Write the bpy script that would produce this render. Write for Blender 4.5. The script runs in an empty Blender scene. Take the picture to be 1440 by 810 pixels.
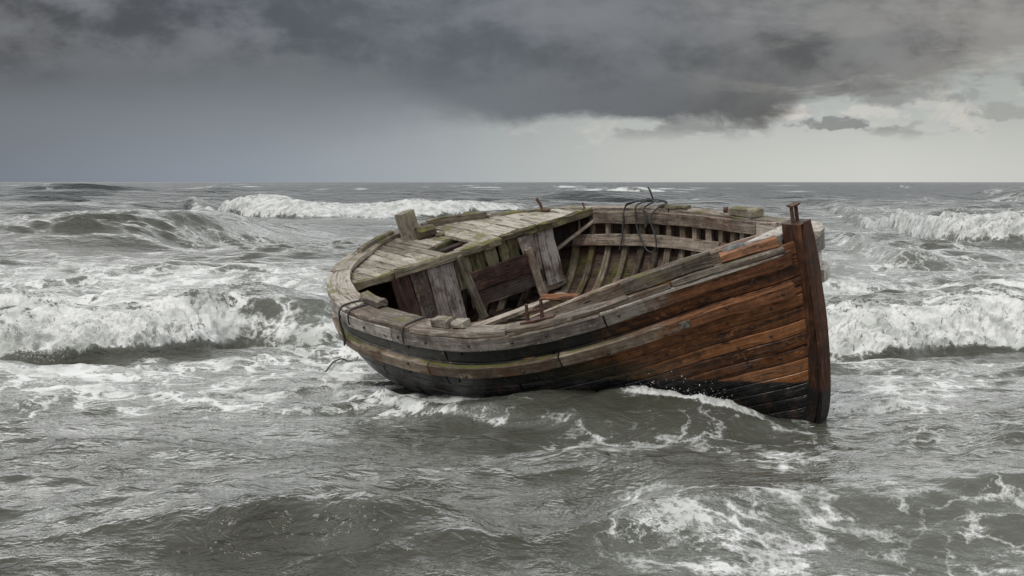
import bpy, math, random
import numpy as np
from mathutils import Matrix, Vector

random.seed(7)
rng = np.random.default_rng(11)
S = bpy.context.scene

# ------------------------------------------------------------------ camera
FPX, CAMH = 2273.7, 1.9329            # focal length in 1440-px units, eye height (m)
PITCH = math.atan(149 / FPX)
cam = bpy.data.cameras.new("camera")
cam.sensor_width = 36
cam.lens = FPX / 1440 * 36
cam.clip_start, cam.clip_end = 0.1, 60000
co = bpy.data.objects.new("camera", cam)
co.location = (0, 0, CAMH)
co.rotation_euler = (math.pi / 2 - PITCH, 0, 0)
S.collection.objects.link(co)
S.camera = co

# ------------------------------------------------------------------ light
SUN_EL, SUN_AZ = math.radians(48), math.radians(215)   # azimuth clockwise from +Y (away from the viewer)
sun = bpy.data.lights.new("sun", 'SUN')
sun.energy = 1.5
sun.angle = math.radians(12)
sun.color = (1.0, 0.96, 0.9)
so = bpy.data.objects.new("sun", sun)
sd = Vector((math.sin(SUN_AZ) * math.cos(SUN_EL), math.cos(SUN_AZ) * math.cos(SUN_EL), math.sin(SUN_EL)))
so.rotation_euler = sd.to_track_quat('Z', 'Y').to_euler()
so.location = (0, 0, 30)
S.collection.objects.link(so)

S.view_settings.view_transform = 'Standard'
S.view_settings.look = 'None'
S.view_settings.exposure = 0.0
S.view_settings.gamma = 1.0
S.view_settings.use_curve_mapping = False
S.render.engine = 'CYCLES'
S.cycles.max_bounces = 6
S.cycles.use_denoising = True


# ------------------------------------------------------------------ node helper
class NT:
    def __init__(self, tree):
        self.t = tree
        self.x = 0

    def n(self, typ, **kw):
        nd = self.t.nodes.new(typ)
        self.x += 20
        nd.location = (self.x, 0)
        for k, v in kw.items():
            setattr(nd, k, v)
        return nd

    def put(self, sock, v):
        if v is None:
            return
        if isinstance(v, bpy.types.NodeSocket):
            self.t.links.new(v, sock)
        else:
            if sock.type == 'RGBA' and not isinstance(v, (int, float)) and len(v) == 3:
                v = (*v, 1)
            sock.default_value = v

    def m(self, op, a, b=None, c=None, clamp=False):
        nd = self.n('ShaderNodeMath', operation=op, use_clamp=clamp)
        self.put(nd.inputs[0], a)
        self.put(nd.inputs[1], b)
        self.put(nd.inputs[2], c)
        return nd.outputs[0]

    def add(self, a, b): return self.m('ADD', a, b)
    def sub(self, a, b): return self.m('SUBTRACT', a, b)
    def mul(self, a, b): return self.m('MULTIPLY', a, b)

    def rng(self, v, a, b, c=0.0, d=1.0, smooth=True):
        nd = self.n('ShaderNodeMapRange', interpolation_type='SMOOTHSTEP' if smooth else 'LINEAR')
        nd.clamp = True
        for i, q in enumerate((v, a, b, c, d)):
            self.put(nd.inputs[i], q)
        return nd.outputs[0]

    def mix(self, f, a, b, mode='MIX'):
        nd = self.n('ShaderNodeMix', data_type='RGBA', blend_type=mode)
        self.put(nd.inputs[0], f)
        self.put(nd.inputs[6], a)
        self.put(nd.inputs[7], b)
        return nd.outputs[2]

    def xyz(self, x, y, z=0.0):
        nd = self.n('ShaderNodeCombineXYZ')
        for i, q in enumerate((x, y, z)):
            self.put(nd.inputs[i], q)
        return nd.outputs[0]

    def sep(self, v):
        nd = self.n('ShaderNodeSeparateXYZ')
        self.put(nd.inputs[0], v)
        return nd.outputs

    def noise(self, vec, scale=1.0, detail=4.0, rough=0.55, lac=2.0, dist=0.0):
        nd = self.n('ShaderNodeTexNoise')
        self.put(nd.inputs['Vector'], vec)
        for k, q in (('Scale', scale), ('Detail', detail), ('Roughness', rough), ('Lacunarity', lac), ('Distortion', dist)):
            self.put(nd.inputs[k], q)
        return nd.outputs[0]

    def vor(self, vec, scale=1.0, feature='F1', rand=1.0):
        nd = self.n('ShaderNodeTexVoronoi', feature=feature)
        self.put(nd.inputs['Vector'], vec)
        self.put(nd.inputs['Scale'], scale)
        self.put(nd.inputs['Randomness'], rand)
        return nd.outputs['Distance']

    def ramp(self, f, stops):
        nd = self.n('ShaderNodeValToRGB')
        cr = nd.color_ramp
        while len(cr.elements) < len(stops):
            cr.elements.new(0.5)
        for e, (p, c) in zip(cr.elements, stops):
            e.position = p
            e.color = (*c, 1) if len(c) == 3 else c
        self.put(nd.inputs[0], f)
        return nd.outputs[0]

    def curve(self, v, pts):
        nd = self.n('ShaderNodeFloatCurve')
        cm = nd.mapping
        cm.clip_min_x, cm.clip_min_y, cm.clip_max_x, cm.clip_max_y = 0, -5, 1, 5
        cm.use_clip = False
        c = cm.curves[0]
        while len(c.points) < len(pts):
            c.points.new(0.5, 0.5)
        for p, (a, b) in zip(c.points, pts):
            p.location = (a, b)
        cm.update()
        self.put(nd.inputs['Value'], v)
        return nd.outputs[0]

    def attr(self, name):
        nd = self.n('ShaderNodeAttribute', attribute_name=name)
        return nd

    def bump(self, h, strength=0.5, dist=0.01, normal=None):
        nd = self.n('ShaderNodeBump')
        self.put(nd.inputs['Strength'], strength)
        self.put(nd.inputs['Distance'], dist)
        self.put(nd.inputs['Height'], h)
        self.put(nd.inputs['Normal'], normal)
        return nd.outputs[0]


def new_mat(name):
    m = bpy.data.materials.new(name)
    m.use_nodes = True
    m.node_tree.nodes.clear()
    t = NT(m.node_tree)
    out = t.n('ShaderNodeOutputMaterial')
    bs = t.n('ShaderNodeBsdfPrincipled')
    t.t.links.new(bs.outputs[0], out.inputs[0])
    return m, t, bs, out


# ------------------------------------------------------------------ sky
def build_world():
    w = bpy.data.worlds.new("World")
    S.world = w
    w.use_nodes = True
    w.node_tree.nodes.clear()
    t = NT(w.node_tree)
    out = t.n('ShaderNodeOutputWorld')
    d = t.sep(t.n('ShaderNodeTexCoord').outputs['Generated'])
    az = t.m('ARCTAN2', d[0], d[1])
    el = t.m('ARCSINE', t.m('MINIMUM', t.m('MAXIMUM', d[2], -1.0), 1.0))
    # picture-like units: u 0..1 over the width of the view, e 0..1 from the horizon to the top of the view
    u = t.add(t.m('DIVIDE', az, 0.634), 0.5)
    e = t.m('DIVIDE', el, 0.1126)
    uc = t.m('MINIMUM', t.m('MAXIMUM', u, -0.6), 1.6)
    us = t.m('DIVIDE', t.add(uc, 0.6), 2.2)

    def U(x): return (x + 0.6) / 2.2
    P1 = t.xyz(t.mul(u, 3.6), t.mul(e, 1.5), 3.3)
    n1 = t.noise(P1, 1.0, 6, 0.55)
    P2 = t.xyz(t.mul(u, 9.0), t.mul(e, 2.6), 8.1)
    n2 = t.noise(P2, 1.0, 7, 0.6, dist=0.3)
    P3 = t.xyz(t.mul(u, 2.0), t.mul(e, 1.2), 5.7)
    n3 = t.noise(P3, 1.0, 3, 0.5)
    n5 = t.noise(t.xyz(t.mul(u, 24.0), t.mul(e, 6.5), 2.2), 1.0, 8, 0.62, dist=0.3)
    n6 = t.noise(t.xyz(t.mul(u, 13.0), t.mul(e, 4.2), 6.4), 1.0, 8, 0.6, dist=0.25)
    # clear / pale layer behind the storm cloud
    hor = t.ramp(us, [(U(-0.3), (0.16, 0.18, 0.21)), (U(0.0), (0.185, 0.21, 0.25)), (U(0.25), (0.27, 0.305, 0.355)),
                      (U(0.42), (0.37, 0.405, 0.43)), (U(0.62), (0.53, 0.545, 0.515)), (U(0.85), (0.63, 0.635, 0.595)), (U(1.2), (0.52, 0.525, 0.50))])
    up = t.ramp(us, [(U(0.0), (0.15, 0.165, 0.19)), (U(0.4), (0.25, 0.275, 0.30)), (U(0.6), (0.42, 0.44, 0.43)), (U(0.8), (0.42, 0.45, 0.44)), (U(1.0), (0.40, 0.42, 0.40))])
    pale = t.mix(t.rng(e, 0.0, 0.55), hor, up)
    # warm puffs and small dark cloudlets low on the right
    right = t.rng(u, 0.40, 0.62)
    puff = t.mul(t.rng(t.add(t.mul(n6, 0.6), t.mul(n5, 0.4)), 0.50, 0.62), t.mul(right, t.mul(t.mul(t.rng(e, 0.14, 0.26), t.rng(e, 1.0, 0.5)), 0.60)))
    pale = t.mix(puff, pale, (0.66, 0.62, 0.56))
    cl = t.noise(t.xyz(t.mul(u, 10.0), t.mul(e, 4.6), 1.9), 1.0, 8, 0.6)
    clm = t.mul(t.rng(cl, 0.52, 0.60), t.mul(right, t.mul(t.rng(e, 0.2, 0.3), t.rng(e, 1.1, 0.5))))
    pale = t.mix(t.mul(clm, 0.75), pale, (0.25, 0.25, 0.25))

    # the handful of flat-based cloudlets above the right-hand horizon
    def cloudlet(pale, cu, ce, ru, re, col, k):
        n8 = t.noise(t.xyz(t.mul(u, 60.0), t.mul(e, 15.0), 1.1), 1.0, 8, 0.65, dist=0.6)
        wob = t.add(t.mul(t.sub(n5, 0.5), 6.0), t.add(t.mul(t.sub(n6, 0.5), 2.5), t.mul(t.sub(n8, 0.5), 4.5)))
        q = t.m('POWER', t.m('DIVIDE', t.sub(u, cu), ru), 2.0)
        dy = t.m('DIVIDE', t.sub(e, ce), re)
        dy = t.m('MULTIPLY', dy, t.add(1.0, t.mul(t.m('LESS_THAN', dy, 0.0), 0.9)))
        r = t.add(t.add(q, t.m('POWER', dy, 2.0)), wob)
        return t.mix(t.mul(t.rng(r, 1.4, 0.35), k), pale, col)
    pale = cloudlet(pale, 0.765, 0.36, 0.022, 0.06, (0.68, 0.635, 0.59), 0.75)
    pale = cloudlet(pale, 0.85, 0.36, 0.03, 0.05, (0.66, 0.62, 0.58), 0.6)
    pale = cloudlet(pale, 0.806, 0.305, 0.036, 0.045, (0.235, 0.24, 0.24), 0.9)
    pale = cloudlet(pale, 0.690, 0.305, 0.045, 0.05, (0.27, 0.275, 0.275), 0.75)
    pale = cloudlet(pale, 0.885, 0.44, 0.05, 0.07, (0.28, 0.285, 0.28), 0.6)
    pale = cloudlet(pale, 0.975, 0.36, 0.05, 0.06, (0.30, 0.30, 0.29), 0.6)

    # storm cloud: lower edge (in e) and softness over azimuth
    edge = t.curve(us, [(0, 0.25), (U(0.0), 0.30), (U(0.20), 0.42), (U(0.36), 0.40), (U(0.46), 0.355), (U(0.62), 0.352), (U(0.715), 0.36),
                        (U(0.765), 0.43), (U(0.80), 0.53), (U(0.87), 0.57), (U(0.93), 0.62), (U(1.0), 0.66), (1, 0.8)])
    soft = t.curve(us, [(0, 0.42), (U(0.0), 0.42), (U(0.22), 0.40), (U(0.36), 0.26), (U(0.45), 0.09), (U(0.55), 0.035), (U(0.70), 0.04), (U(0.8), 0.07), (U(1.0), 0.10), (1, 0.2)])
    ee = t.add(e, t.add(t.add(t.mul(t.sub(n6, 0.5), 0.13), t.mul(t.sub(n2, 0.5), 0.20)), t.mul(t.sub(n1, 0.5), 0.12)))
    rag = t.rng(u, 0.58, 0.84)
    n7 = t.noise(t.xyz(t.mul(u, 6.0), t.mul(e, 3.4), 4.4), 1.0, 9, 0.6, dist=0.5)
    ee = t.add(ee, t.mul(rag, t.add(t.mul(t.sub(n7, 0.5), 1.15), t.mul(t.sub(n5, 0.5), 0.22))))
    soft = t.add(soft, t.mul(rag, 0.05))
    M = t.rng(t.m('DIVIDE', t.sub(ee, edge), soft), -1.0, 1.0)
    dk = t.ramp(us, [(U(-0.2), (0.075, 0.075, 0.08)), (U(0.05), (0.068, 0.066, 0.070)), (U(0.2), (0.082, 0.086, 0.098)), (U(0.45), (0.115, 0.125, 0.145)),
                     (U(0.62), (0.118, 0.123, 0.135)), (U(0.75), (0.10, 0.098, 0.10)), (U(0.9), (0.105, 0.098, 0.10)), (U(1.1), (0.09, 0.085, 0.088))])
    lt = t.ramp(us, [(U(0), (0.165, 0.165, 0.178)), (U(0.3), (0.20, 0.21, 0.232)), (U(0.65), (0.19, 0.19, 0.198)), (U(0.85), (0.27, 0.258, 0.24)), (U(1.0), (0.46, 0.42, 0.37))])
    mott = t.rng(t.add(t.add(t.mul(n1, 0.40), t.mul(n6, 0.25)), t.mul(n2, 0.35)), 0.44, 0.60)
    hi = t.m('MAXIMUM', t.mul(t.rng(e, 0.50, 0.95), mott), t.mul(mott, t.mul(0.7, t.rng(u, 0.66, 0.84))))
    storm = t.mix(hi, dk, lt)
    tex = t.mul(t.rng(t.add(t.mul(n2, 0.5), t.mul(n6, 0.5)), 0.42, 0.60), t.rng(e, 0.30, 0.65))
    storm = t.mix(t.mul(tex, 0.38), storm, (0.215, 0.22, 0.235))
    storm = t.mix(t.mul(t.rng(t.add(t.mul(n2, 0.5), t.mul(n6, 0.5)), 0.50, 0.36), 0.35), storm, (0.055, 0.055, 0.06))
    storm = t.mix(t.mul(rag, t.mul(t.rng(n7, 0.56, 0.42), 0.42)), storm, (0.34, 0.325, 0.30))
    # rain curtain: bluish falling-off of the left cloud towards the horizon
    storm = t.mix(t.mul(t.rng(e, 0.72, 0.30), t.rng(u, 0.75, 0.35)), storm, (0.165, 0.18, 0.205))
    base = t.mix(M, pale, storm)
    # overcast dome above the view: thick but translucent, brighter towards the top
    n4 = t.noise(t.xyz(t.mul(d[0], 2.2), t.mul(d[1], 2.2), t.mul(d[2], 3.5)), 1.0, 5, 0.55)
    dome = t.mix(t.rng(n4, 0.35, 0.65), (0.74, 0.78, 0.82), (1.28, 1.28, 1.25))
    band = t.mix(t.rng(n4, 0.38, 0.62), (1.05, 1.10, 1.16), (2.7, 2.72, 2.66))     # unseen bright sky above the view, added to brighten the near water's reflections
    behind = t.rng(d[1], 0.5, -0.3)
    dome = t.mix(t.rng(el, 0.75, 0.35), dome, t.mix(behind, band, (0.72, 0.725, 0.72)))
    base = t.mix(t.rng(el, 0.125, 0.23), base, dome)
    base = t.mix(t.mul(behind, t.rng(el, 0.22, 0.0)), base, (0.66, 0.665, 0.66))  # unseen sky behind the viewer, raised to brighten the near hull
    sky = t.n('ShaderNodeTexSky', sky_type='NISHITA', sun_disc=False)
    sky.sun_elevation = SUN_EL
    sky.sun_rotation = SUN_AZ
    b1 = t.n('ShaderNodeBackground')
    t.put(b1.inputs[0], sky.outputs[0])
    b1.inputs[1].default_value = 0.08
    b2 = t.n('ShaderNodeBackground')
    t.put(b2.inputs[0], base)
    b2.inputs[1].default_value = 1.0
    mx = t.n('ShaderNodeMixShader')
    mx.inputs[0].default_value = 0.94      # cloud cover
    t.t.links.new(b1.outputs[0], mx.inputs[1])
    t.t.links.new(b2.outputs[0], mx.inputs[2])
    t.t.links.new(mx.outputs[0], out.inputs[0])


build_world()

# ------------------------------------------------------------------ boat frame (heeled, bow towards the viewer)
BT = np.array([0.1417, 14.7461, 1.2374])
BR = np.array([[0.6485, 0.7475, -0.1436], [-0.7539, 0.6046, -0.2572], [-0.1054, 0.2751, 0.9556]])
BM = Matrix(((*BR[0], BT[0]), (*BR[1], BT[1]), (*BR[2], BT[2]), (0, 0, 0, 1)))


def to_world(p): return np.asarray(p) @ BR.T + BT
def to_local(p): return (np.asarray(p) - BT) @ BR


def sstep(a, b, x):
    q = np.clip((x - a) / (b - a), 0, 1)
    return q * q * (3 - 2 * q)


OUT = np.array([
    (3.30, -.02, .66), (3.25, -.18, .63), (3.00, -.54, .585), (2.68, -.87, .49), (2.37, -1.11, .37), (2.03, -1.32, .26), (1.56, -1.54, .135), (1.13, -1.66, .065),
    (.56, -1.735, .03), (-.07, -1.725, .01), (-.50, -1.69, 0), (-.86, -1.58, 0), (-1.27, -1.36, 0), (-1.44, -1.23, 0), (-1.62, -1.05, 0), (-1.77, -.82, 0),
    (-1.93, -.53, -.01), (-2.06, -.22, -.02), (-2.11, .04, -.03), (-2.04, .33, -.03), (-1.90, .61, -.04), (-1.72, .84, -.05), (-1.50, 1.06, -.05), (-1.28, 1.26, -.06),
    (-1.05, 1.45, -.06), (-.81, 1.56, -.06), (-.03, 1.735, -.01), (.92, 1.69, .06), (1.56, 1.52, .135), (2.10, 1.27, .26), (2.59, .94, .41), (3.10, .46, .58), (3.25, .20, .635), (3.30, .02, .66)])


def smooth_curve(P, n, sig):
    P = np.asarray(P, float)
    s = np.r_[0, np.cumsum(np.linalg.norm(np.diff(P, axis=0), axis=1))]
    q = np.linspace(0, s[-1], n)
    C = np.stack([np.interp(q, s, P[:, k]) for k in range(P.shape[1])], 1)
    if sig > 0:
        m = int(sig * 4)
        k = np.exp(-0.5 * (np.arange(-m, m + 1) / sig) ** 2)
        k /= k.sum()
        ext = np.vstack([2 * C[0] - C[m:0:-1], C, 2 * C[-1] - C[-2:-m - 2:-1]])
        C = np.stack([np.convolve(ext[:, j], k, 'valid') for j in range(P.shape[1])], 1)
    return C


NO = 800
OC = smooth_curve(OUT, NO, 10)
OS = np.linspace(0, 1, NO)
S_ST = OS[np.argmin(OC[:, 0])]           # the stern splits near side (s < S_ST) and far side
ZK = -1.27


def rail(s):
    return np.stack([np.interp(s, OS, OC[:, k]) for k in range(3)], -1)


def s_of_x(x, near=True):
    m = OS <= S_ST if near else OS >= S_ST
    xs, ss = OC[m, 0], OS[m]
    o = np.argsort(xs)
    return np.interp(x, xs[o], ss[o])


STZ = np.array([-1.6, -1.3, -.87, -.576, -.158, .299, .739, 1.0])
STX = np.array([2.6, 3.02, 3.334, 3.386, 3.408, 3.388, 3.354, 3.33])
WMAX = 1.3


def hull(s, w, inset=0.0):
    """point of the hull surface: s along the rail, w down the planking (0 at the rail, 1.3 at the keel)"""
    s, w = np.broadcast_arrays(np.asarray(s, float), np.asarray(w, float))
    R = rail(s)
    D = R[..., 2] - ZK
    d = np.minimum(w, D)                 # planks run parallel to the rail and die out on the keel
    v = d / D
    x, y = R[..., 0], R[..., 1]
    bw = sstep(0.8, 3.25, x)
    st = sstep(-0.5, -2.1, x)
    gm = np.clip(1 - v ** 2.6, 0, 1) ** 0.55
    gb = np.clip(1 - v, 0, 1) ** 0.60
    gs = np.clip(1 - v ** 1.9, 0, 1) ** 0.62
    g = gm * (1 - bw) + gb * bw
    g = g * (1 - st) + gs * st
    z = R[..., 2] - d
    cx = np.where(x > 0, x, x * 0.72)
    px = cx + (x - cx) * g
    px = px + (np.interp(z, STZ, STX) - 0.105 - 3.27) * bw ** 2
    return np.stack([px, y * g, z], -1)


def hull_n(s, w):
    e = 2e-3
    a = hull(np.clip(s + e, 0, 1), w) - hull(np.clip(s - e, 0, 1), w)
    b = hull(s, w + 0.01) - hull(s, np.maximum(w - 0.01, 0))
    n = np.cross(b, a) * 1e3
    ln = np.linalg.norm(n, axis=-1, keepdims=True)
    n = np.where(ln > 1e-9, n / (ln + 1e-12), np.array([0, 0, -1.0]))
    c = hull(s, w)
    flip = np.sign((n[..., :2] * (c[..., :2] - np.array([0.2, 0]))).sum(-1))
    flip = np.where(flip == 0, 1, flip)
    return n * flip[..., None]


# ------------------------------------------------------------------ mesh collection
class MB:
    def __init__(self):
        self.v, self.f, self.uv, self.ti = [], [], [], []
        self.nv = 0

    def grid(self, P, U, V, tint, closed=False, cap=False):
        """P (n,m,3) rings; U (n,) or (n,m) length, V (m,) perimeter"""
        n, m = P.shape[:2]
        b = self.nv
        self.v.append(P.reshape(-1, 3))
        self.nv += n * m
        U = np.broadcast_to(np.asarray(U, float).reshape(n, -1), (n, m))
        V = np.asarray(V, float)
        if V.ndim == 1:
            V = np.broadcast_to(V, (n, len(V)))
        mm = m if closed else m - 1
        for i in range(n - 1):
            for j in range(mm):
                j2 = (j + 1) % m
                self.f.append((b + i * m + j, b + i * m + j2, b + (i + 1) * m + j2, b + (i + 1) * m + j))
                vj2 = V[i, j + 1] if V.shape[1] > j + 1 else V[i, j] + 0.02
                self.uv += [(U[i, j], V[i, j]), (U[i, j2], vj2), (U[i + 1, j2], vj2), (U[i + 1, j], V[i, j])]
                self.ti += [tint] * 4
        if closed and cap:
            for i, rev in ((0, True), (n - 1, False)):
                idx = [b + i * m + j for j in range(m)]
                if rev:
                    idx = idx[::-1]
                self.f.append(tuple(idx))
                c = P[i].mean(0)
                for k in idx:
                    q = P[i, k - b - i * m] - c
                    self.uv.append((U[i, 0] + q[0] * .1, q[2] * 1.0 + q[1] * .7))
                    self.ti.append(tint)

    def sweep(self, path, side, up, w, h, tint=None, bev=0.006, rough=0.0, off=(0, 0), wl=None):
        """rectangular timber along path; side / up are unit vectors per point, section w x h centred at off"""
        path = np.asarray(path, float)
        n = len(path)
        side = np.broadcast_to(np.asarray(side, float), (n, 3))
        up = np.broadcast_to(np.asarray(up, float), (n, 3))
        w = np.broadcast_to(np.asarray(w, float), (n,)) / 2
        h = np.broadcast_to(np.asarray(h, float), (n,)) / 2
        if tint is None:
            tint = random.random()
        bv = np.minimum(bev, np.minimum(w, h) * 0.8)
        prof = [(-w + bv, -h), (w - bv, -h), (w, -h + bv), (w, h - bv), (w - bv, h), (-w + bv, h), (-w, h - bv), (-w, -h + bv)]
        if rough > 0:
            k = rng.normal(0, rough, (n, 8, 2))
            kk = k.copy()
            kk[1:-1] = (k[:-2] + 2 * k[1:-1] + k[2:]) / 3
        else:
            kk = np.zeros((n, 8, 2))
        P = np.stack([path + side * (a + off[0] + kk[:, i, 0])[:, None] + up * (c + off[1] + kk[:, i, 1])[:, None] for i, (a, c) in enumerate(prof)], 1)
        U = np.r_[0, np.cumsum(np.linalg.norm(np.diff(path, axis=0), axis=1))]
        W, H = 2 * w.max(), 2 * h.max()
        V = np.cumsum([0, W, .01, H, .01, W, .01, H, .01])
        self.grid(P, U, V, tint, closed=True, cap=True)

    def board(self, a, b, up, w, t, n=7, tint=None, rough=0.002, bev=0.005, bow=0.0):
        """straight board from a to b; 'up' is roughly the normal of its broad face (w across, t thick)"""
        a, b, up = (np.asarray(q, float) for q in (a, b, up))
        T = (b - a) / np.linalg.norm(b - a)
        sd_ = np.cross(up, T)
        sd_ /= np.linalg.norm(sd_)
        up = np.cross(T, sd_)
        q = np.linspace(0, 1, n)
        path = a + (b - a) * q[:, None] + up * (bow * 4 * q * (1 - q))[:, None]
        self.sweep(path, sd_, up, w, t, tint, bev, rough)

    def tube(self, path, r, k=7, tint=0.5):
        path = np.asarray(path, float)
        n = len(path)
        T = np.gradient(path, axis=0)
        T /= np.linalg.norm(T, axis=1, keepdims=True) + 1e-9
        ref = np.array([0.13, 0.21, 0.97])
        N = np.cross(T, ref)
        N /= np.linalg.norm(N, axis=1, keepdims=True) + 1e-9
        B = np.cross(T, N)
        r = np.broadcast_to(np.asarray(r, float), (n,))
        a = np.linspace(0, 2 * np.pi, k, endpoint=False)
        P = path[:, None] + r[:, None, None] * (np.cos(a)[None, :, None] * N[:, None] + np.sin(a)[None, :, None] * B[:, None])
        U = np.r_[0, np.cumsum(np.linalg.norm(np.diff(path, axis=0), axis=1))]
        self.grid(P, U, np.linspace(0, 2 * np.pi * r.max(), k + 1), tint, closed=True, cap=True)

    def build(self, name, mat, parent=None, smooth=False, world=False):
        me = bpy.data.meshes.new(name)
        V = np.vstack(self.v)
        org = np.zeros(3)
        if world:                       # thing of its own: vertices to world, origin at its base
            V = to_world(V) if world == 'boat' else V
            org = np.array([V[:, 0].mean(), V[:, 1].mean(), V[:, 2].min()])
            V = V - org
        me.from_pydata(V.tolist(), [], self.f)
        uv = me.uv_layers.new(name="UVMap")
        uv.data.foreach_set("uv", np.array(self.uv, np.float32).ravel())
        at = me.attributes.new("tint", 'FLOAT', 'CORNER')
        at.data.foreach_set("value", np.array(self.ti, np.float32))
        if smooth:
            me.polygons.foreach_set("use_smooth", np.ones(len(me.polygons), bool))
        me.materials.append(mat)
        me.update()
        o = bpy.data.objects.new(name, me)
        S.collection.objects.link(o)
        o.location = org
        if parent:
            o.location = (0, 0, 0)
            o.parent = parent
        return o


def tag(o, label=None, cat=None, group=None, kind=None):
    for k, v in (('label', label), ('category', cat), ('group', group), ('kind', kind)):
        if v:
            o[k] = v
    return o


# ------------------------------------------------------------------ materials
def wood_nodes(t, dark, mid, light, obj=None, crack=0.5, blotch=None, gscale=1.0):
    """weathered timber colour and relief from board-aligned UVs; returns colour, height, noises"""
    uvn = t.n('ShaderNodeUVMap', uv_map="UVMap").outputs[0]
    u, v, _ = t.sep(uvn)
    ti = t.attr("tint").outputs['Fac']
    obj = t.n('ShaderNodeTexCoord').outputs['Object']
    wob = t.noise(t.xyz(t.mul(u, 2.2), t.mul(v, 5.0), t.mul(ti, 31.0)), 1.0, 2, 0.5)
    vv = t.add(v, t.mul(t.sub(wob, 0.5), 0.03))
    g1 = t.noise(t.xyz(t.add(t.mul(u, 1.6 * gscale), t.mul(ti, 57.0)), t.mul(vv, 34.0 * gscale), t.mul(ti, 13.0)), 1.0, 6, 0.66)
    g2 = t.noise(t.xyz(t.add(t.mul(u, 5.0), t.mul(ti, 17.0)), t.mul(vv, 150.0 * gscale), t.mul(ti, 5.0)), 1.0, 3, 0.6)
    bl = t.noise(obj, 3.1, 5, 0.62)
    bl2 = t.noise(obj, 11.0, 5, 0.7)
    f = t.add(t.add(t.mul(g1, 0.55), t.mul(g2, 0.28)), t.add(t.mul(t.sub(ti, 0.5), 0.34), t.mul(t.sub(bl2, 0.5), 0.45)))
    f = t.add(f, 0.09)
    col = t.ramp(f, [(0.31, dark), (0.50, mid), (0.70, light)])
    if blotch:
        col = t.mix(t.mul(t.rng(bl, 0.48, 0.66), 0.8), col, t.mix(g1, tuple(c * 0.5 for c in blotch), blotch))
    # grime in patches, bleached and chipped spots
    gr_ = t.noise(t.xyz(t.mul(u, 5.0), t.mul(v, 14.0), t.mul(ti, 23.0)), 1.0, 7, 0.72)
    sp_ = t.noise(obj, 38.0, 4, 0.7)
    col = t.mix(t.mul(t.rng(t.add(t.mul(gr_, 0.7), t.mul(sp_, 0.3)), 0.53, 0.63), 0.62), col, tuple(c * 0.55 for c in dark))
    col = t.mix(t.mul(t.rng(t.add(t.mul(gr_, 0.65), t.mul(sp_, 0.35)), 0.45, 0.35), 0.55), col, tuple(min(.75, c * 1.22) for c in light))
    cr = t.noise(t.xyz(t.add(t.mul(u, 0.9), t.mul(ti, 91.0)), t.mul(vv, 26.0), t.mul(ti, 71.0)), 1.0, 3, 0.5)
    crk = t.mul(t.rng(t.m('ABSOLUTE', t.sub(cr, 0.5)), 0.014, 0.0), crack)
    # knots and nail holes
    kn = t.vor(t.xyz(t.add(t.mul(u, 2.6), t.mul(ti, 40.0)), t.mul(v, 9.0), t.mul(ti, 9.0)), 1.0)
    knt = t.rng(kn, 0.13, 0.05)
    col = t.mix(t.m('MINIMUM', t.add(crk, t.mul(knt, 0.75)), 1.0), col, tuple(c * 0.18 for c in dark))
    h = t.sub(t.add(t.mul(g1, 0.6), t.mul(g2, 0.35)), t.add(t.mul(crk, 0.9), t.mul(knt, 0.4)))
    return col, h, dict(u=u, v=v, ti=ti, obj=obj, bl=bl, bl2=bl2, g1=g1, g2=g2)


def add_moss(t, col, h, k, amount, up=True, scale=4.5):
    mn = t.noise(k['obj'], scale, 6, 0.68)
    fine = t.noise(k['obj'], 60.0, 3, 0.7)
    m = t.rng(t.add(mn, t.mul(t.sub(fine, 0.5), 0.25)), 0.66 - amount * 0.22, 0.80 - amount * 0.22)
    if up:
        nz = t.sep(t.n('ShaderNodeNewGeometry').outputs['Normal'])[2]
        m = t.mul(m, t.rng(nz, -0.15, 0.6, 0.25, 1.0))
    mc = t.mix(t.noise(k['obj'], 25.0, 3, 0.6), (0.045, 0.052, 0.010), (0.21, 0.205, 0.042))
    return t.mix(t.mul(m, 0.85), col, mc), t.add(h, t.mul(t.mul(m, fine), 0.5))


def wet(t, col, rough, lo=0.28, hi=0.75):
    """timber soaked by the sea near the waterline: darker and shinier (height above the water)"""
    pz = t.sep(t.n('ShaderNodeNewGeometry').outputs['Position'])[2]
    return pz


def wood(name, dark, mid, light, moss=0.0, rough=0.85, blotch=None, crack=0.6, bump=0.55, mscale=4.5, spec=0.3):
    m, t, bs, out = new_mat(name)
    col, h, k = wood_nodes(t, dark, mid, light, crack=crack, blotch=blotch)
    if moss > 0:
        col, h = add_moss(t, col, h, k, moss, scale=mscale)
    t.put(bs.inputs['Base Color'], col)
    t.put(bs.inputs['Roughness'], rough)
    bs.inputs['Specular IOR Level'].default_value = spec
    t.put(bs.inputs['Normal'], t.bump(h, bump + .25, 0.018))
    return m


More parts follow.
